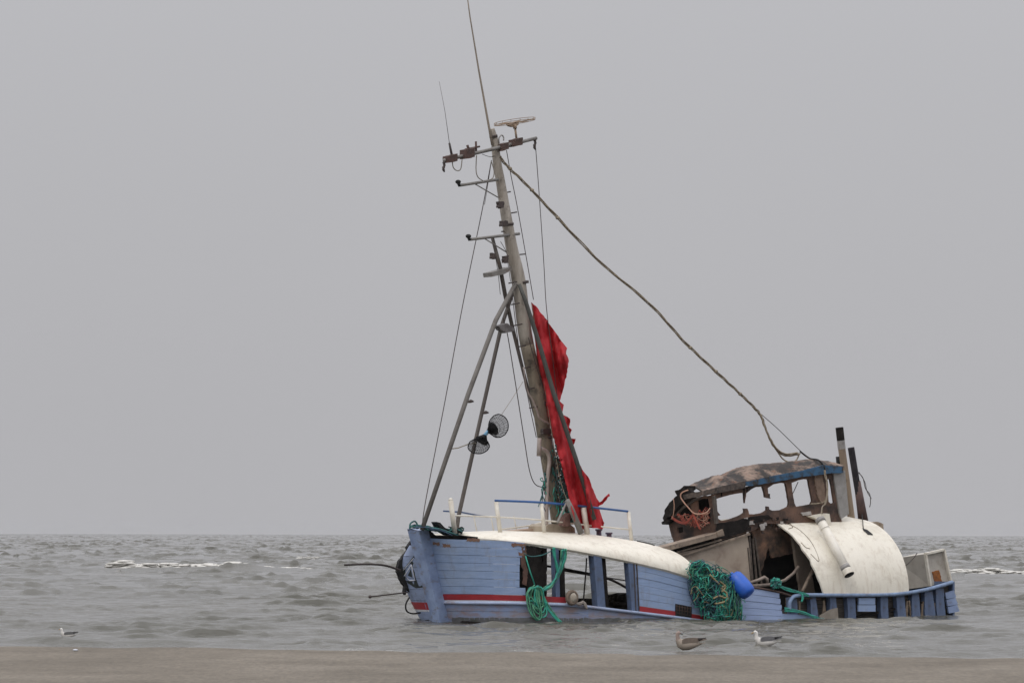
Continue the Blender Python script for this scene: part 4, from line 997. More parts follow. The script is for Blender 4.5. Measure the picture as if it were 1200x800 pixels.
# coil of pale green rope over the rail and the hank above it
mb = MB(); rnd = random.Random(8)
for i in range(15):
    xc = 622+rnd.uniform(-1, 9); w = rnd.uniform(5, 12); dn = rnd.uniform(702, 727)
    q = [(629+rnd.uniform(-4, 4), 686+rnd.uniform(-1, 2)), (xc-3+rnd.uniform(-1, 2), 691+rnd.uniform(-2, 3)), (xc-3+rnd.uniform(-1, 1), 703), (xc+1, dn-6), (xc+w*.5+3, dn), (xc+w+3, dn-5), (xc+w*.8+2, 706), (xc+w*.6+2, 692), (630+rnd.uniform(-2, 4), 687)]
    mb.tube(smooth_line([HX(x, y, 1, .08+rnd.uniform(0, .12)) for x, y in q], 5), .017, 5, mi=rnd.choice([0, 0, 1, 2]))
for i in range(6):
    mb.tube(smooth_line([HX(x+rnd.uniform(-1, 1)+i*.7, y, 1, .12) for x, y in ((630, 688), (636, 700), (641, 712), (648, 721), (655, 728))], 5), .018, 5, mi=rnd.choice([0, 1]))
for i in range(16):
    e = rnd.uniform(-3, 3)
    mb.tube(smooth_line([HX(x+rnd.uniform(-1.2, 1.2), y+rnd.uniform(-1, 1), 1, .03+rnd.uniform(0, .12)) for x, y in ((661+e, 643), (660+e, 652), (658+e*.7, 662), (655+e*.5, 672), (650+e*.4, 681), (643+e, 687), (636+e, 692))], 4), .017, 5, mi=rnd.choice([1, 1, 0, 2]))
for i in range(8):
    mb.tube(smooth_line([HX(x+rnd.uniform(-1.5, 1.5), y, 1, .05+rnd.uniform(0, .1)) for x, y in ((649, 641), (650, 650), (652, 660), (655, 670))], 4), .013, 5, mi=1)
mb.tube([HX(616, 651, 1, .05), HX(621, 668, 1, .06), HX(627, 685, 1, .1)], .018, 5, mi=1)
mb.tube(smooth_line([HX(x, y, 1, .05) for x, y in ((614, 648), (622, 651.5), (635, 650), (644, 646), (651, 643))]), .014, 5, mi=2)
o = obj('rope_coil', mb, [M_ltgreen, M_green, M_teal]); tag(o, 'coil of bright green rope hanging over the blue side below the gap near the bow', 'rope')
# rope bundle on the stem head
mb = MB(); rnd = random.Random(12)
for i in range(26):
    x0_ = rnd.uniform(479, 500); L_ = rnd.uniform(14, 34)
    q = [(x0_+L_*k/4, 616+rnd.uniform(-2.6, 2.4)+(x0_+L_*k/4-480)*.15) for k in range(5)]
    mb.tube(smooth_line([P(x, y, rnd.uniform(.2, .75)) for x, y in q], 4), .017, 5, mi=rnd.choice([0, 1, 1, 2]))
mb.tube(smooth_line([P(x, y, .6) for x, y in ((480, 620), (481, 613.5), (486, 611), (489, 615), (488, 619))]), .022, 5, mi=1)
mb.tube(smooth_line([P(x, y, .9) for x, y in ((478, 621), (492, 618), (505, 619), (520, 623), (533, 629), (540, 631))]), .016, 5, mi=2)
mb.tube(smooth_line([P(x, y, .8) for x, y in ((505, 619), (515, 620), (530, 625), (538, 628))]), .02, 5, mi=1)
for i in range(14):
    q = [(526+rnd.uniform(-4, 18), 619+rnd.uniform(-2, 6)) for k in range(4)]
    mb.tube(smooth_line([P(x, y, .5+rnd.uniform(-.1, .3)) for x, y in q], 4), .015, 5, mi=rnd.choice([0, 1, 1, 3]))
o = obj('mooring_rope', mb, [mat('sea_green_rope', (.06, .20, .17), None, .6, 8, .8, bump=0), M_teal, M_bluetw, M_black]); tag(o, 'teal mooring rope bundled on top of the blue stem post', 'rope')
# rope and net lying on the after bulwark
mb = tangle('x', [(903, 678), (908, 674.5), (914, 676), (917, 681), (914, 687), (908, 689), (903, 686)], 26, .014, [M_green, M_teal], [2, 1], lambda u, v, d: HX(u, v, 1, .05+.1*d), 31, 3, 7)
for i in range(7): mb.tube(smooth_line([HX(x, y+rnd.uniform(-1.5, 1.5), 1, .08) for x, y in ((912, 684), (921, 688), (931, 690.5), (941, 693), (948, 696))], 4), .014, 5, mi=i % 2)
for i in range(5): mb.tube(smooth_line([HX(x+rnd.uniform(-1, 1), y, 1, .14) for x, y in ((940, 694), (941, 698), (940, 703))], 4), .018, 5, mi=0)
for i in range(9): mb.tube(smooth_line([HX(x, y+rnd.uniform(-1.5, 1.5), 1, .06) for x, y in ((920, 711+i*.3), (932, 713.5), (944, 717), (955, 721), (966, 724))], 4), .018, 5, mi=(i+1) % 2)
o = obj('net_scrap', mb, [M_green, M_teal]); tag(o, 'small knot of green net and rope on the broken bulwark right of the blue buoy', 'fishing net')
# blue buoy
bc = HX(868.5, 684, 1, .5); axd = (HX(873, 676, 1, .45)-HX(864, 691, 1, .65)).normalized(); axd = Vector((.62, -.30, -.72)).normalized()
mb = MB(); n = 14; L_ = .36
prof = [(-L_, .0), (-L_, .10), (-L_+.025, .175), (-L_+.08, .222), (-.12, .24), (.12, .24), (L_-.08, .222), (L_-.025, .175), (L_, .10), (L_, .0)]
mb.tube([bc+axd*a for a, b in prof], [max(b, .001) for a, b in prof], 24)
buoy = obj('buoy', mb, M_buoy); tag(buoy, 'barrel-shaped bright blue plastic buoy lying on top of the green net', 'buoy')
mb = MB(); mb.tube([bc-axd*(L_+.005), bc-axd*(L_+.06)], .06, 12); obj('rope_eye', mb, M_buoy, buoy)
# round fender
mb = MB(); c = HX(670.5, 699.5, 1, .12); u_ = Vector((ca, sa, 0)); w_ = Vector((0, 0, 1))
ring = [c+(u_*math.cos(a)+w_*math.sin(a))*.15 for a in [2*math.pi*i/24 for i in range(25)]]
mb.tube(ring, .055, 8, cap=False)
fender = obj('fender', mb, mat('brown_fender_rim', (.22, .17, .13), (.12, .09, .07), 1.0, 9, .85, bump=.5)); tag(fender, 'round rope-bound fender with pale face lashed to the rail beside the green rope coil', 'fender')
mb = MB(); mb.ball(c+TOW*.0, .145, n=10, sq=(.9, .55, .95)); obj('fender_face', mb, mat('pale_fender', (.42, .38, .32), (.3, .26, .21), 1.0, 7, .8), fender)
mb = MB()
for k in range(4): mb.tube(smooth_line([HX(x+rnd.uniform(-1, 1), y+rnd.uniform(-1, 1), 1, .12) for x, y in ((674, 705), (679, 707), (683, 705), (686, 708), (688, 712))], 4), .03, 5)
obj('lashing', mb, mat('pale_lashing', (.32, .29, .26), (.2, .17, .15), 1.0, 9, .85), fender)

# black net baskets hung from the mast
def basket(cx, cy, rx, ry, rot, tip, lab):
    root = thing('net_basket', lab, 'net', P(cx, cy, .1), 'black net baskets hung below the struts')
    c = P(cx, cy, .1); e1 = (P(cx+rx*math.cos(rot), cy+rx*math.sin(rot), .1)-c); e2 = (P(cx-ry*math.sin(rot), cy+ry*math.cos(rot), .1)-c)
    e1 = e1 + Vector((0, .12, 0)); N = 26
    hoop = [c+e1*math.cos(2*math.pi*i/N)*(1+.05*noise.noise(Vector((i*.7, cx, 0))))+e2*math.sin(2*math.pi*i/N)*(1+.07*noise.noise(Vector((i*.6, cy, 2)))) for i in range(N+1)]; hoop[-1] = hoop[0]
    mb = MB(); mb.tube(hoop, .014, 5, cap=False); obj('hoop', mb, M_mesh, root)
    tp = P(tip[0], tip[1], .1); mb = MB()
    def surf(i, f):
        p = hoop[i % N]; belly = Vector((0, -.28, -.02))*math.sin(math.pi*min(1, f))
        ctr = c + (tp-c)*f
        return (p*(1-f) + tp*f) + belly
    for i in range(N): mb.tube([surf(i, f/5) for f in range(6)], .0048, 3, cap=False)
    for f in range(1, 5): mb.tube([surf(i, f/5) for i in range(N+1)], .0048, 3, cap=False)
    # bag bulging behind the hoop
    for d_ in range(-8, 9):
        q = d_/9
        h = math.sqrt(1-q*q)
        mb.tube([c+e1*q+e2*h*k_/4+Vector((0, .22*(1-q*q-(h*k_/4)**2)**.5 if (1-q*q-(h*k_/4)**2) > 0 else 0, 0)) for k_ in range(-4, 5)], .0045, 3, cap=False)
        mb.tube([c+e2*q+e1*h*k_/4+Vector((0, .22*(1-q*q-(h*k_/4)**2)**.5 if (1-q*q-(h*k_/4)**2) > 0 else 0, 0)) for k_ in range(-4, 5)], .0045, 3, cap=False)
    obj('netting', mb, M_mesh, root)
    mb = MB(); mb.tube([c+(tp-c)*.45, c+(tp-c)*.75, tp], [.19, .11, .05], 8); obj('gathered_neck', mb, M_mesh, root)
    return root
b1 = basket(583.5, 499, 11.5, 13.5, .1, (571, 506), 'upper black net basket with round hoop, above the blue tie')
b2 = basket(560.5, 522.5, 12.5, 9, -.1, (568, 510), 'lower black net basket crossing the darker strut, below the blue tie')
mb = MB(); mb.tube([P(572.5, 504.5, .1), P(567, 510.5, .1)], .05, 8); obj('blue_tie', mb, mat('light_blue_cloth', (.2, .42, .62), None, .5, 6, .7), b1)
mb = MB(); mb.tube([P(587, 486, .1), P(600, 466, .1), P(612, 447, .1)], .006, 4); obj('hanging_line', mb, M_rope, b1)
mb = MB(); mb.tube([P(524, 526.5, .5), P(536, 525, .4), P(548, 520.5, .1), P(558, 519, .1)], .014, 5); obj('hanging_line', mb, M_rope, b2)

# ================================================================== SEA
def yshore(x): return 81.3 - 0.36*x - 0.012*x*0
rng = np.random.RandomState(5)
NW = 120
lam = np.exp(rng.uniform(np.log(0.26), np.log(6.0), NW))
ang = rng.normal(0, 0.29, NW) + 0.06
amp = 0.0050*lam**0.75*rng.uniform(.5, 1.3, NW); amp *= .70; amp[lam < .9] *= 1.35; amp[(lam > .5) & (lam < 1.8)] *= 1.2; amp[lam > 2] *= .62; amp[lam > 4] *= .7
kx = 2*np.pi/lam*np.sin(ang); ky = -2*np.pi/lam*np.cos(ang); ph = rng.uniform(0, 6.28, NW)
ys = [66.0]
while ys[-1] < 150: ys.append(ys[-1]+(.10 if ys[-1] > 76 else .5))
while ys[-1] < 12500:                      # further off: short runs of close rows (one wave each), hidden troughs skipped
    y = ys[-1]
    for k in range(5): ys.append(ys[-1]+.22*(1+y/2500))
    ys.append(ys[-1]+min(.16*(y/150)**2*5, y*.06))
ys = np.array(ys)
us = np.concatenate([-np.linspace(.62, .16, 60)[:-1], np.linspace(-.155, -.128, 20), np.linspace(-.1275, .1275, 640), np.linspace(.128, .155, 20), np.linspace(.16, .62, 60)[1:]])
YY, UU = np.meshgrid(ys, us, indexing='ij'); XX = YY*UU
dY = np.gradient(ys)[:, None]*np.ones_like(XX); dX = np.maximum(.0004*YY, .02)
Z = np.zeros_like(XX)
DX = np.zeros_like(XX); DYs = np.zeros_like(XX)
patch = .5+.3*np.sin(XX*.55+2*np.sin(YY*.11))*np.sin(YY*.36+1.5*np.sin(XX*.21))+.3*np.sin(XX*1.3+YY*.5+2*np.sin(YY*.23))*np.sin(YY*.9+1.2*np.sin(XX*.6+2))
rough_ = np.clip(.30+1.35*patch, .2, 1.6)
for i in range(NW):
    at_ = 1.0 if lam[i] < 3 else 1.2
    th = kx[i]*XX+ky[i]*YY+ph[i]
    Z += at_*amp[i]*(np.sin(th) + .22*np.cos(2*th))*(rough_ if lam[i] < 1.9 else 1)
    DYs += -at_*amp[i]*.7*np.cos(th)*ky[i]/np.hypot(kx[i], ky[i])*-1
sg = Z.std(); zn = np.clip(Z/sg, -3, 3.2); Z = sg*(.85*zn+.32*zn*zn+.05*zn**3-.3)
def lobes(x): return .45*np.sin(.8*x)+.35*np.sin(1.9*x+1)+.15*np.sin(4.3*x)
dist = YY-(81.3-.36*XX+lobes(XX))
shore = np.clip(dist/22, 0, 1)
gust = .8+.35*np.sin(XX*.11+YY*.05)*np.sin(YY*.043-XX*.02+1.)
Z *= (.45+.55*np.clip(dist/60, 0, 1)**.8)*gust
far = np.clip((YY-150)/250, 0, 1)
Z *= 1+.8*far
# little surf ridges running along the shore, with their own length
def ridge(xc, hw, d0, slope, h, wd):
    global Z
    yc = (81.3-.36*XX)+d0+slope*(XX-xc)
    w = np.exp(-((XX-xc)/hw)**4)
    wob = .35*np.sin(XX*1.3+xc)+.2*np.sin(XX*3.1)
    q = (YY-yc-wob)/wd
    Z += h*w*np.exp(-q*q)*(.8+.3*np.sin(XX*2.1+d0))
ridge(-8.6, 2.6, 2.8, 0.05, .15, .32); ridge(-4.4, 1.9, 2.3, .02, .10, .30); ridge(-1.0, 1.5, 2.2, .03, .10, .28); ridge(1.2, 1.2, 2.3, 0, .07, .28); ridge(7.6, 1.6, 2.3, .05, .09, .28)
ridge(-6.5, 1.6, 4.2, .06, .07, .4); ridge(6.2, 1.8, 4.8, -.04, .06, .4); ridge(-8.5, 1.4, 9, .05, .08, .5); ridge(1.0, 1.6, 7, .03, .05, .5)
ridge(-6, 2.5, 6, .1, .05, .5); ridge(4.8, 1.3, 9, .1, .05, .5)
# swell ridge with the breaker
def swell(px0, px1, py, h, wd):
    global Z
    Yb = H0*F/(py-CY); x0_, x1_ = (px0-CX)/F*Yb, (px1-CX)/F*Yb
    xc, hw = (x0_+x1_)/2, (x1_-x0_)/2
    q = (YY-Yb-1.5*np.sin(XX*.2))/wd
    Z += h*np.exp(-((XX-xc)/hw)**4)*np.exp(-q*q)
    return Yb, x0_, x1_
swell(0, 400, 671, .30, 1.6); swell(1080, 1300, 676, .25, 1.6); swell(350, 470, 660, .3, 3); swell(840, 900, 676, .2, 2)
Z[dist < -1.0] = -.12
kk = np.clip(dist/1.3, 0, 1); Z = Z*kk+.012*(1-kk)
Z[dist < -1.0] = -.12
foam = np.zeros_like(XX)
nse = np.sin(XX*2.3+np.sin(YY*1.7)*2)*np.sin(XX*.9+1.3)+.5*np.sin(XX*7.1+YY*3)
foam += np.clip(1.2-np.abs(dist-.45-.3*nse)/.7, 0, 1)*(.50+.14*np.sin(XX*1.7+np.sin(XX*4)))
foam = np.minimum(foam, .58)
for (p0, p1, py_) in ((130, 335, 669.5), (1110, 1260, 674)):
    Yb = H0*F/(py_-CY); u0, u1 = (p0-CX)/F, (p1-CX)/F
    foam += np.clip((UU-u0)/.001, 0, 1)*np.clip((u1-UU)/.006, 0, 1)*np.exp(-((YY-Yb+1.2-1.5*np.sin(XX*.2))/1.6)**2)*(.62+.3*np.sin(XX*1.1)*np.sin(XX*2.9+1))
rs = (XX-X0)*ca+(YY-Y0)*sa; rt = np.abs((XX-X0)*NX+(YY-Y0)*NY)
hbv = np.interp(rs, [-2, -1, 0, .1, .3, 1, 2, 4, 11, 14, 16.5, 17, 18], [-3, -1, 0, 1., 1.5, 2., 2.25, 2.3, 2.3, 2.2, 1.75, 0, -3])
foam += .70*np.exp(-(np.clip(rt-hbv, 0, 9)/.45)**2)*(rs > -1.5)*(rs < 18)*(.6+.4*nse)
hx = np.stack([XX, YY+DYs*.35*(dist > 1.5)*(YY < 400), Z], -1).reshape(-1, 3)
nr, nc = XX.shape
me = bpy.data.meshes.new('sea'); me.vertices.add(nr*nc); me.vertices.foreach_set('co', hx.ravel())
ii = (np.arange(nr-1)[:, None]*nc+np.arange(nc-1)[None, :]).ravel()
quads = np.stack([ii, ii+1, ii+nc+1, ii+nc], -1)
nf = len(quads); me.loops.add(nf*4); me.loops.foreach_set('vertex_index', quads.ravel().astype(np.int32))
me.polygons.add(nf); me.polygons.foreach_set('loop_start', np.arange(nf, dtype=np.int32)*4)
me.polygons.foreach_set('use_smooth', np.ones(nf, dtype=bool))
me.update(calc_edges=True)
atr = me.attributes.new('foam', 'FLOAT', 'POINT'); atr.data.foreach_set('value', foam.ravel().astype(np.float32))
sea = bpy.data.objects.new('sea', me); COL.objects.link(sea); sea['kind'] = 'structure'; sea['label'] = 'choppy grey sea'
m, nt, b = nt_mat('sea_water')
b.inputs['Roughness'].default_value = .16; b.inputs['IOR'].default_value = 1.33
n1 = noise_node(nt, .06, 3, .5, (1, .35, 1))
r1 = ramp(nt, n1.outputs['Fac'], [(.35, (.066, .064, .05)), (.65, (.095, .092, .078))])
an = nt.nodes.new('ShaderNodeAttribute'); an.attribute_name = 'foam'
nf_ = noise_node(nt, 7.0, 9, .8, (1, .5, 1)); 
mm = nt.nodes.new('ShaderNodeMath'); mm.operation = 'ADD'; nt.links.new(an.outputs['Fac'], mm.inputs[0]); nt.links.new(nf_.outputs['Fac'], mm.inputs[1])
rf = ramp(nt, mm.outputs[0], [(.99, (0, 0, 0)), (1.0, (0, 0, 0))])
mr_ = nt.nodes.new('ShaderNodeMapRange'); mr_.inputs['From Min'].default_value = 1.0; mr_.inputs['From Max'].default_value = 1.5; nt.links.new(mm.outputs[0], mr_.inputs['Value'])
mx = nt.nodes.new('ShaderNodeMixRGB'); nt.links.new(mr_.outputs[0], mx.inputs[0]); nt.links.new(r1.outputs[0], mx.inputs[1]); mx.inputs[2].default_value = (.55, .54, .51, 1)
nt.links.new(mx.outputs[0], b.inputs['Base Color'])
mr2 = nt.nodes.new('ShaderNodeMapRange'); nt.links.new(mr_.outputs[0], mr2.inputs['Value']); mr2.inputs['To Min'].default_value = .07; mr2.inputs['To Max'].default_value = .9
nt.links.new(mr2.outputs[0], b.inputs['Roughness'])
nb1 = noise_node(nt, 2.0, 7, .66, (.7, 1.7, 1), .3); nb2 = noise_node(nt, 9, 4, .6, (1, 1.5, 1), .2)
bp1 = nt.nodes.new('ShaderNodeBump'); bp1.inputs['Strength'].default_value = .36; bp1.inputs['Distance'].default_value = .12; nt.links.new(nb1.outputs['Fac'], bp1.inputs['Height'])
bp2 = nt.nodes.new('ShaderNodeBump'); bp2.inputs['Strength'].default_value = .28; bp2.inputs['Distance'].default_value = .03; nt.links.new(nb2.outputs['Fac'], bp2.inputs['Height']); nt.links.new(bp1.outputs[0], bp2.inputs['Normal'])
nt.links.new(bp2.outputs[0], b.inputs['Normal'])
me.materials.append(m)

# breaking crests: lumps of white water
mb = MB(); rnd = random.Random(17)
def crest(px0, px1, py, hgt, dens):
    Yb = H0*F/(py-CY); x = (px0-CX)/F*Yb; x1_ = (px1-CX)/F*Yb; X_ = x
    L_ = x1_-x
    for i in range(int(dens*L_)):
        f = rnd.random(); xx = x+f*L_
        env = 1.9*(hgt(f)+.075)*(.7+.5*noise.noise(Vector((xx*.9, py, 0)))+.35*rnd.random())
        if env < .03: continue
        zz = .14 + rnd.uniform(-.2, .9)*env*.55
        r_ = rnd.uniform(.03, .085)*(.5+env*1.5)
        mb.ball((xx, Yb-rnd.uniform(-.2, 1.6), zz), r_, n=5, sq=(2.4+rnd.random(), 1.3, .55), jit=.25)
crest(128, 385, 670, lambda f: .42*math.exp(-((f-.05)/.07)**2)+.26*math.exp(-((f-.25)/.14)**2)+.20*math.exp(-((f-.46)/.10)**2)+.30*math.exp(-((f-.58)/.06)**2)+.12*math.exp(-((f-.75)/.16)**2)-.06*max(0, f-.6)*3, 190)
crest(1115, 1260, 674, lambda f: .17+.10*math.sin(f*7), 110)
crest(345, 372, 657, lambda f: .16, 20)
crest(835, 870, 676, lambda f: .16, 20)
fo = obj('breaking_foam', mb, mat('sea_foam', (.64, .63, .60), (.52, .51, .48), 1.0, 3, .8)); fo['kind'] = 'stuff'; fo['label'] = 'white foam of small breaking waves'; 

# ================================================================== BEACH
xs = np.concatenate([np.linspace(-220, -14, 40)[:-1], np.linspace(-14, 14, 281), np.linspace(14, 220, 40)[1:]])
ysb = np.concatenate([np.linspace(-120, 50, 35)[:-1], np.linspace(50, 92, 220)])
bx, by = np.meshgrid(xs, ysb); dd = by-(81.3-.36*np.clip(bx, -60, 60)+lobes(bx))
bz = np.where(dd < 0, -dd*.0045, -dd*.035) + .008*np.sin(bx*.7+by*.35)*np.sin(by*.8) + .004*np.sin(bx*2.3-by*1.9) + .02
me = bpy.data.meshes.new('beach'); nr, nc = bx.shape
me.vertices.add(nr*nc); me.vertices.foreach_set('co', np.stack([bx, by, bz], -1).ravel())
ii = (np.arange(nr-1)[:, None]*nc+np.arange(nc-1)[None, :]).ravel(); quads = np.stack([ii, ii+1, ii+nc+1, ii+nc], -1)
nf = len(quads); me.loops.add(nf*4); me.loops.foreach_set('vertex_index', quads.ravel().astype(np.int32)); me.polygons.add(nf)
me.polygons.foreach_set('loop_start', np.arange(nf, dtype=np.int32)*4); me.polygons.foreach_set('use_smooth', np.ones(nf, dtype=bool)); me.update(calc_edges=True)
beach = bpy.data.objects.new('beach', me); COL.objects.link(beach); beach['kind'] = 'structure'; beach['label'] = 'wet brown sand beach'
m, nt, b = nt_mat('wet_sand')
n1 = noise_node(nt, .35, 8, .65, (1, .5, 1)); n2 = noise_node(nt, 11, 8, .85, (1, .15, 1))
r1 = ramp(nt, n1.outputs['Fac'], [(.32, (.114, .098, .077)), (.5, (.152, .132, .106)), (.68, (.192, .169, .139))])
r2 = ramp(nt, n2.outputs['Fac'], [(.3, (.58, .58, .58)), (.7, (1.38, 1.36, 1.32))])
mx = nt.nodes.new('ShaderNodeMixRGB'); mx.blend_type = 'MULTIPLY'; mx.inputs[0].default_value = 1; nt.links.new(r1.outputs[0], mx.inputs[1]); nt.links.new(r2.outputs[0], mx.inputs[2])
nt.links.new(mx.outputs[0], b.inputs['Base Color']); b.inputs['Roughness'].default_value = .75; b.inputs['Specular IOR Level'].default_value = .25
nb = noise_node(nt, 3.5, 8, .7, (1, 2, 1)); bp = nt.nodes.new('ShaderNodeBump'); bp.inputs['Strength'].default_value = .5; bp.inputs['Distance'].default_value = .03
nt.links.new(nb.outputs['Fac'], bp.inputs['Height']); nt.links.new(bp.outputs[0], b.inputs['Normal'])
me.materials.append(m)
# shells washed up
sh_src = None
for i, (x, y) in enumerate(((89, 763.5), (212, 781), (655, 779))):
    p = at(x, y, H0*F/(y-CY)*.985); 
    mb = MB(); mb.ball((p.x, p.y, p.z), .035, n=6, sq=(1.5, 1, .6), jit=.3)
    o = obj('shell', mb, M_white); tag(o, ['pale shell on the wet sand below the gull at the far left', 'pale shell on the sand nearest the bottom edge at left', 'pale shell on the sand in the middle of the beach'][i], 'shell', 'shells on the sand')

# ================================================================== GULLS
def gull(name_lab, px, py, scale, facing, body_c, wing_c, head_c, tip_c, look_back=False, bill_c=(.35, .2, .05)):
    Y = H0*F/(py-CY); c = at(px, py, Y); c.z = .085 if px > 200 else .04
    iy = int(np.argmin(abs(ys-c.y))); ix = int(np.argmin(abs(us-c.x/c.y))); c.z = float(Z[iy-3:iy+4, ix-4:ix+5].mean())+(.10 if px > 700 and px < 850 else .04)
    root = thing('gull', name_lab, 'gull', c, 'gulls floating by the shore')
    fx = Vector((facing, .15*facing, 0)).normalized(); sd = Vector((-fx.y, fx.x, 0)); up = Vector((0, 0, 1))
    def L(a, b, z): return c + (fx*a + sd*b + up*z*1.3)*scale
    mbody = mat('gull_body_%d' % px, body_c, tuple(q*.8 for q in body_c), 1.0, 20, .8, bump=0); mwing = mat('gull_wing_%d' % px, wing_c, tuple(q*.6 for q in wing_c), 1.0, 25, .8, bump=0)
    mhead = mat('gull_head_%d' % px, head_c, tuple(q*.85 for q in head_c), 1.0, 25, .8, bump=0)
    # body with neck and head as one surface of rings
    hx_ = -1 if look_back else 1
    rings = [(-.30, .05, .008, .006), (-.24, .05, .03, .025), (-.15, .045, .07, .055), (-.03, .035, .095, .08), (.08, .035, .095, .085), (.15, .06, .075, .075), (.185, .11, .045, .05), (.19, .155, .037, .037), (.195, .195, .042, .040), (.195+.03*hx_, .215, .035, .032), (.195+.06*hx_, .212, .012, .012)]
    vs = []; fs = []; n = 12
    for i, (a, z, rw, rh) in enumerate(rings):
        pa = rings[max(i-1, 0)]; pb = rings[min(i+1, len(rings)-1)]
        t = Vector((pb[0]-pa[0], 0, pb[1]-pa[1])).normalized(); nn = Vector((-t.z, 0, t.x))
        for k in range(n):
            q = 2*math.pi*k/n; o = nn*math.cos(q)*rh; vs.append(L(a+o.x, math.sin(q)*rw, z+o.z))
    for i in range(len(rings)-1):
        for k in range(n): fs.append([i*n+k, i*n+(k+1) % n, (i+1)*n+(k+1) % n, (i+1)*n+k])
    mb = MB(); mb.add(vs, [f for j, f in enumerate(fs) if j < 6*n], 0, True); mb.add(vs, [f for j, f in enumerate(fs) if j >= 6*n], 1, True)
    obj('body', mb, [mbody, mhead], root)
    for s_ in (-1, 1):
        mb = MB(); g = []
        for i in range(9):
            f = i/8; a = .12-.50*f; w = .075*math.sin(math.pi*min(1, f*.75+.2))*(1-.35*f)
            g.append([L(a, s_*(.094*(1-.62*f)+.010+q_*.0), .085+.03*f+(1-q_)*w*1.15-.5*w) for q_ in (0, .33, .66, 1)])
        mb.grid(g, back=lambda p, i, j: p - sd*s_*.012*scale); ob = obj('wing', mb, mwing, root)
        mb = MB(); mb.tube([L(-.20, s_*.06, .115), L(-.30, s_*.035, .125), L(-.385, s_*.02, .14)], [.03*scale, .022*scale, .004], 7); obj('wing_tip', mb, mat('gull_tip_%d%d' % (px, s_+1), tip_c, None, .5, 9, .7, bump=0), root)
    mb = MB(); mb.add([L(-.24, -.03, .06), L(-.24, .03, .06), L(-.36, .035, .07), L(-.36, -.035, .07), L(-.24, -.03, .045), L(-.24, .03, .045), L(-.36, .035, .062), L(-.36, -.035, .062)], [[0, 1, 2, 3], [7, 6, 5, 4], [0, 3, 7, 4], [1, 5, 6, 2], [3, 2, 6, 7]]); obj('tail', mb, mbody, root)
    mb = MB(); b0 = .195+.045*hx_
    mb.tube([L(b0, 0, .208), L(b0+.045*hx_, 0, .195), L(b0+.072*hx_, 0, .180)], [.014*scale, .011*scale, .003], 7); obj('bill', mb, mat('gull_bill_%d' % px, bill_c, None, .5, 9, .5, bump=0), root)
    mb = MB()
    for s_ in (-1, 1): mb.ball(L(.205+.012*hx_, s_*.036, .208), .0065*scale, n=5)
    obj('eye', mb, M_black, root)
    return root
gull('brown speckled young gull floating close to the sand, its head turned', 806, 762.5, 1.0, -1, (.34, .29, .24), (.20, .16, .13), (.30, .23, .20), (.03, .025, .022), True, (.03, .025, .02))
gull('grey-backed white gull with black wing tips, in front of the after deck', 897, 758.5, .92, -1, (.62, .60, .57), (.17, .17, .18), (.70, .68, .65), (.02, .02, .02))
gull('white-headed gull alone near the sand at the far left', 79.5, 748.5, .62, -1, (.55, .53, .5), (.16, .16, .16), (.75, .73, .7), (.02, .02, .02))

# ================================================================== AIR, SKY, LIGHT, CAMERA
mb = MB(); a, b_ = Vector((-9000, -200, -1.6)), Vector((9000, 13000, 17.5))
V = [Vector((x, y, z)) for z in (a.z, b_.z) for (x, y) in ((a.x, a.y), (b_.x, a.y), (b_.x, b_.y), (a.x, b_.y))]
mb.add(V, [[3, 2, 1, 0], [4, 5, 6, 7], [0, 1, 5, 4], [1, 2, 6, 5], [2, 3, 7, 6], [3, 0, 4, 7]])
m = bpy.data.materials.new('haze'); m.use_nodes = True; nt = m.node_tree; nt.nodes.clear()
out = nt.nodes.new('ShaderNodeOutputMaterial'); pv = nt.nodes.new('ShaderNodeVolumePrincipled'); pv.inputs['Density'].default_value = 3.5e-5
pv.inputs['Color'].default_value = (.78, .79, .81, 1); nt.links.new(pv.outputs[0], out.inputs['Volume'])
hz = obj('haze', mb, m, origin=Vector((0, 0, 0))); hz['kind'] = 'stuff'; hz['label'] = 'thin sea haze'

w = bpy.data.worlds.new('World'); sc.world = w; w.use_nodes = True; nt = w.node_tree; bg = nt.nodes['Background']
EL, AZ = R(52), R(205)
sky = nt.nodes.new('ShaderNodeTexSky'); sky.sky_type = 'NISHITA'; sky.sun_disc = False; sky.sun_elevation = EL; sky.sun_rotation = AZ
sky.air_density = 1; sky.dust_density = 6; sky.ozone_density = 1
tc = nt.nodes.new('ShaderNodeTexCoord'); sx = nt.nodes.new('ShaderNodeSeparateXYZ'); nt.links.new(tc.outputs['Generated'], sx.inputs[0])
mr = nt.nodes.new('ShaderNodeMapRange'); mr.inputs['From Min'].default_value = 0; mr.inputs['From Max'].default_value = 1; mr.inputs['To Min'].default_value = 1; mr.inputs['To Max'].default_value = 3.3; mr.interpolation_type = 'SMOOTHSTEP'
nt.links.new(sx.outputs['Z'], mr.inputs['Value'])
nz = nt.nodes.new('ShaderNodeTexNoise'); nz.inputs['Scale'].default_value = 3; nz.inputs['Detail'].default_value = 4; nt.links.new(tc.outputs['Generated'], nz.inputs['Vector'])
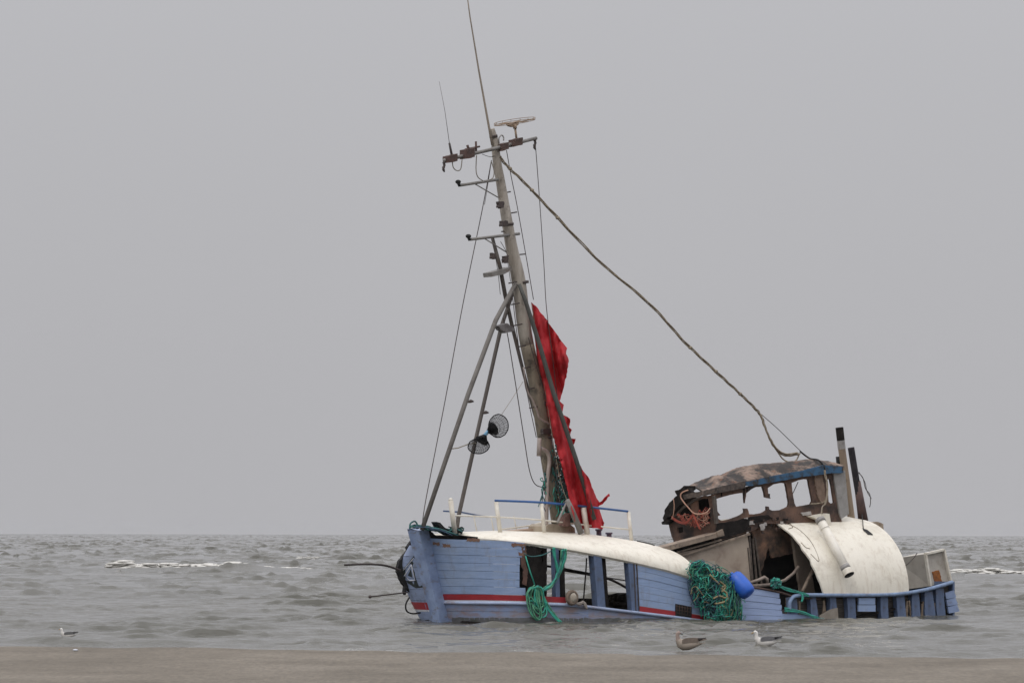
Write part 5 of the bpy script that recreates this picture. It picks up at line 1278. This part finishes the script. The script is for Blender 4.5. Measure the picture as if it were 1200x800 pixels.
mn = nt.nodes.new('ShaderNodeMapRange'); mn.inputs['To Min'].default_value = .93; mn.inputs['To Max'].default_value = 1.07; nt.links.new(nz.outputs['Fac'], mn.inputs['Value'])
mu = nt.nodes.new('ShaderNodeMath'); mu.operation = 'MULTIPLY'; nt.links.new(mr.outputs[0], mu.inputs[0]); nt.links.new(mn.outputs[0], mu.inputs[1])
vm = nt.nodes.new('ShaderNodeVectorMath'); vm.operation = 'SCALE'; vm.inputs[0].default_value = (4.68, 4.66, 4.86); nt.links.new(mu.outputs[0], vm.inputs['Scale'])
mx = nt.nodes.new('ShaderNodeMixRGB'); mx.inputs[0].default_value = .95; nt.links.new(sky.outputs[0], mx.inputs[1]); nt.links.new(vm.outputs[0], mx.inputs[2])
nt.links.new(mx.outputs[0], bg.inputs['Color']); bg.inputs['Strength'].default_value = .1
sd_ = bpy.data.lights.new('sun', 'SUN'); sd_.energy = .9; sd_.angle = R(25); sd_.color = (1, .96, .9)
so = bpy.data.objects.new('sun', sd_); COL.objects.link(so)
dv = Vector((math.sin(AZ)*math.cos(EL), math.cos(AZ)*math.cos(EL), math.sin(EL))); so.rotation_euler = dv.to_track_quat('Z', 'Y').to_euler()

cam = bpy.data.cameras.new('camera'); co = bpy.data.objects.new('camera', cam); COL.objects.link(co); sc.camera = co
co.location = (0, 0, H0); co.rotation_euler = (R(90), 0, 0)
co.rotation_mode = 'QUATERNION'
from mathutils import Quaternion
co.rotation_quaternion = Vector((0, 0, 1)).rotation_difference(Vector((0, 0, 1))) @ (Quaternion((1, 0, 0), R(90)) @ Quaternion((0, 0, 1), ROLL))
cam.sensor_width = 36; cam.lens = F/1200*36; cam.clip_start = 1; cam.clip_end = 60000
cam.shift_x = 0; cam.shift_y = (CY-400)/1200
sc.render.resolution_x = 1024; sc.render.resolution_y = 682
sc.view_settings.view_transform = 'Standard'; sc.view_settings.look = 'None'; sc.view_settings.exposure = 0; sc.view_settings.gamma = 1
sc.render.engine = 'CYCLES'
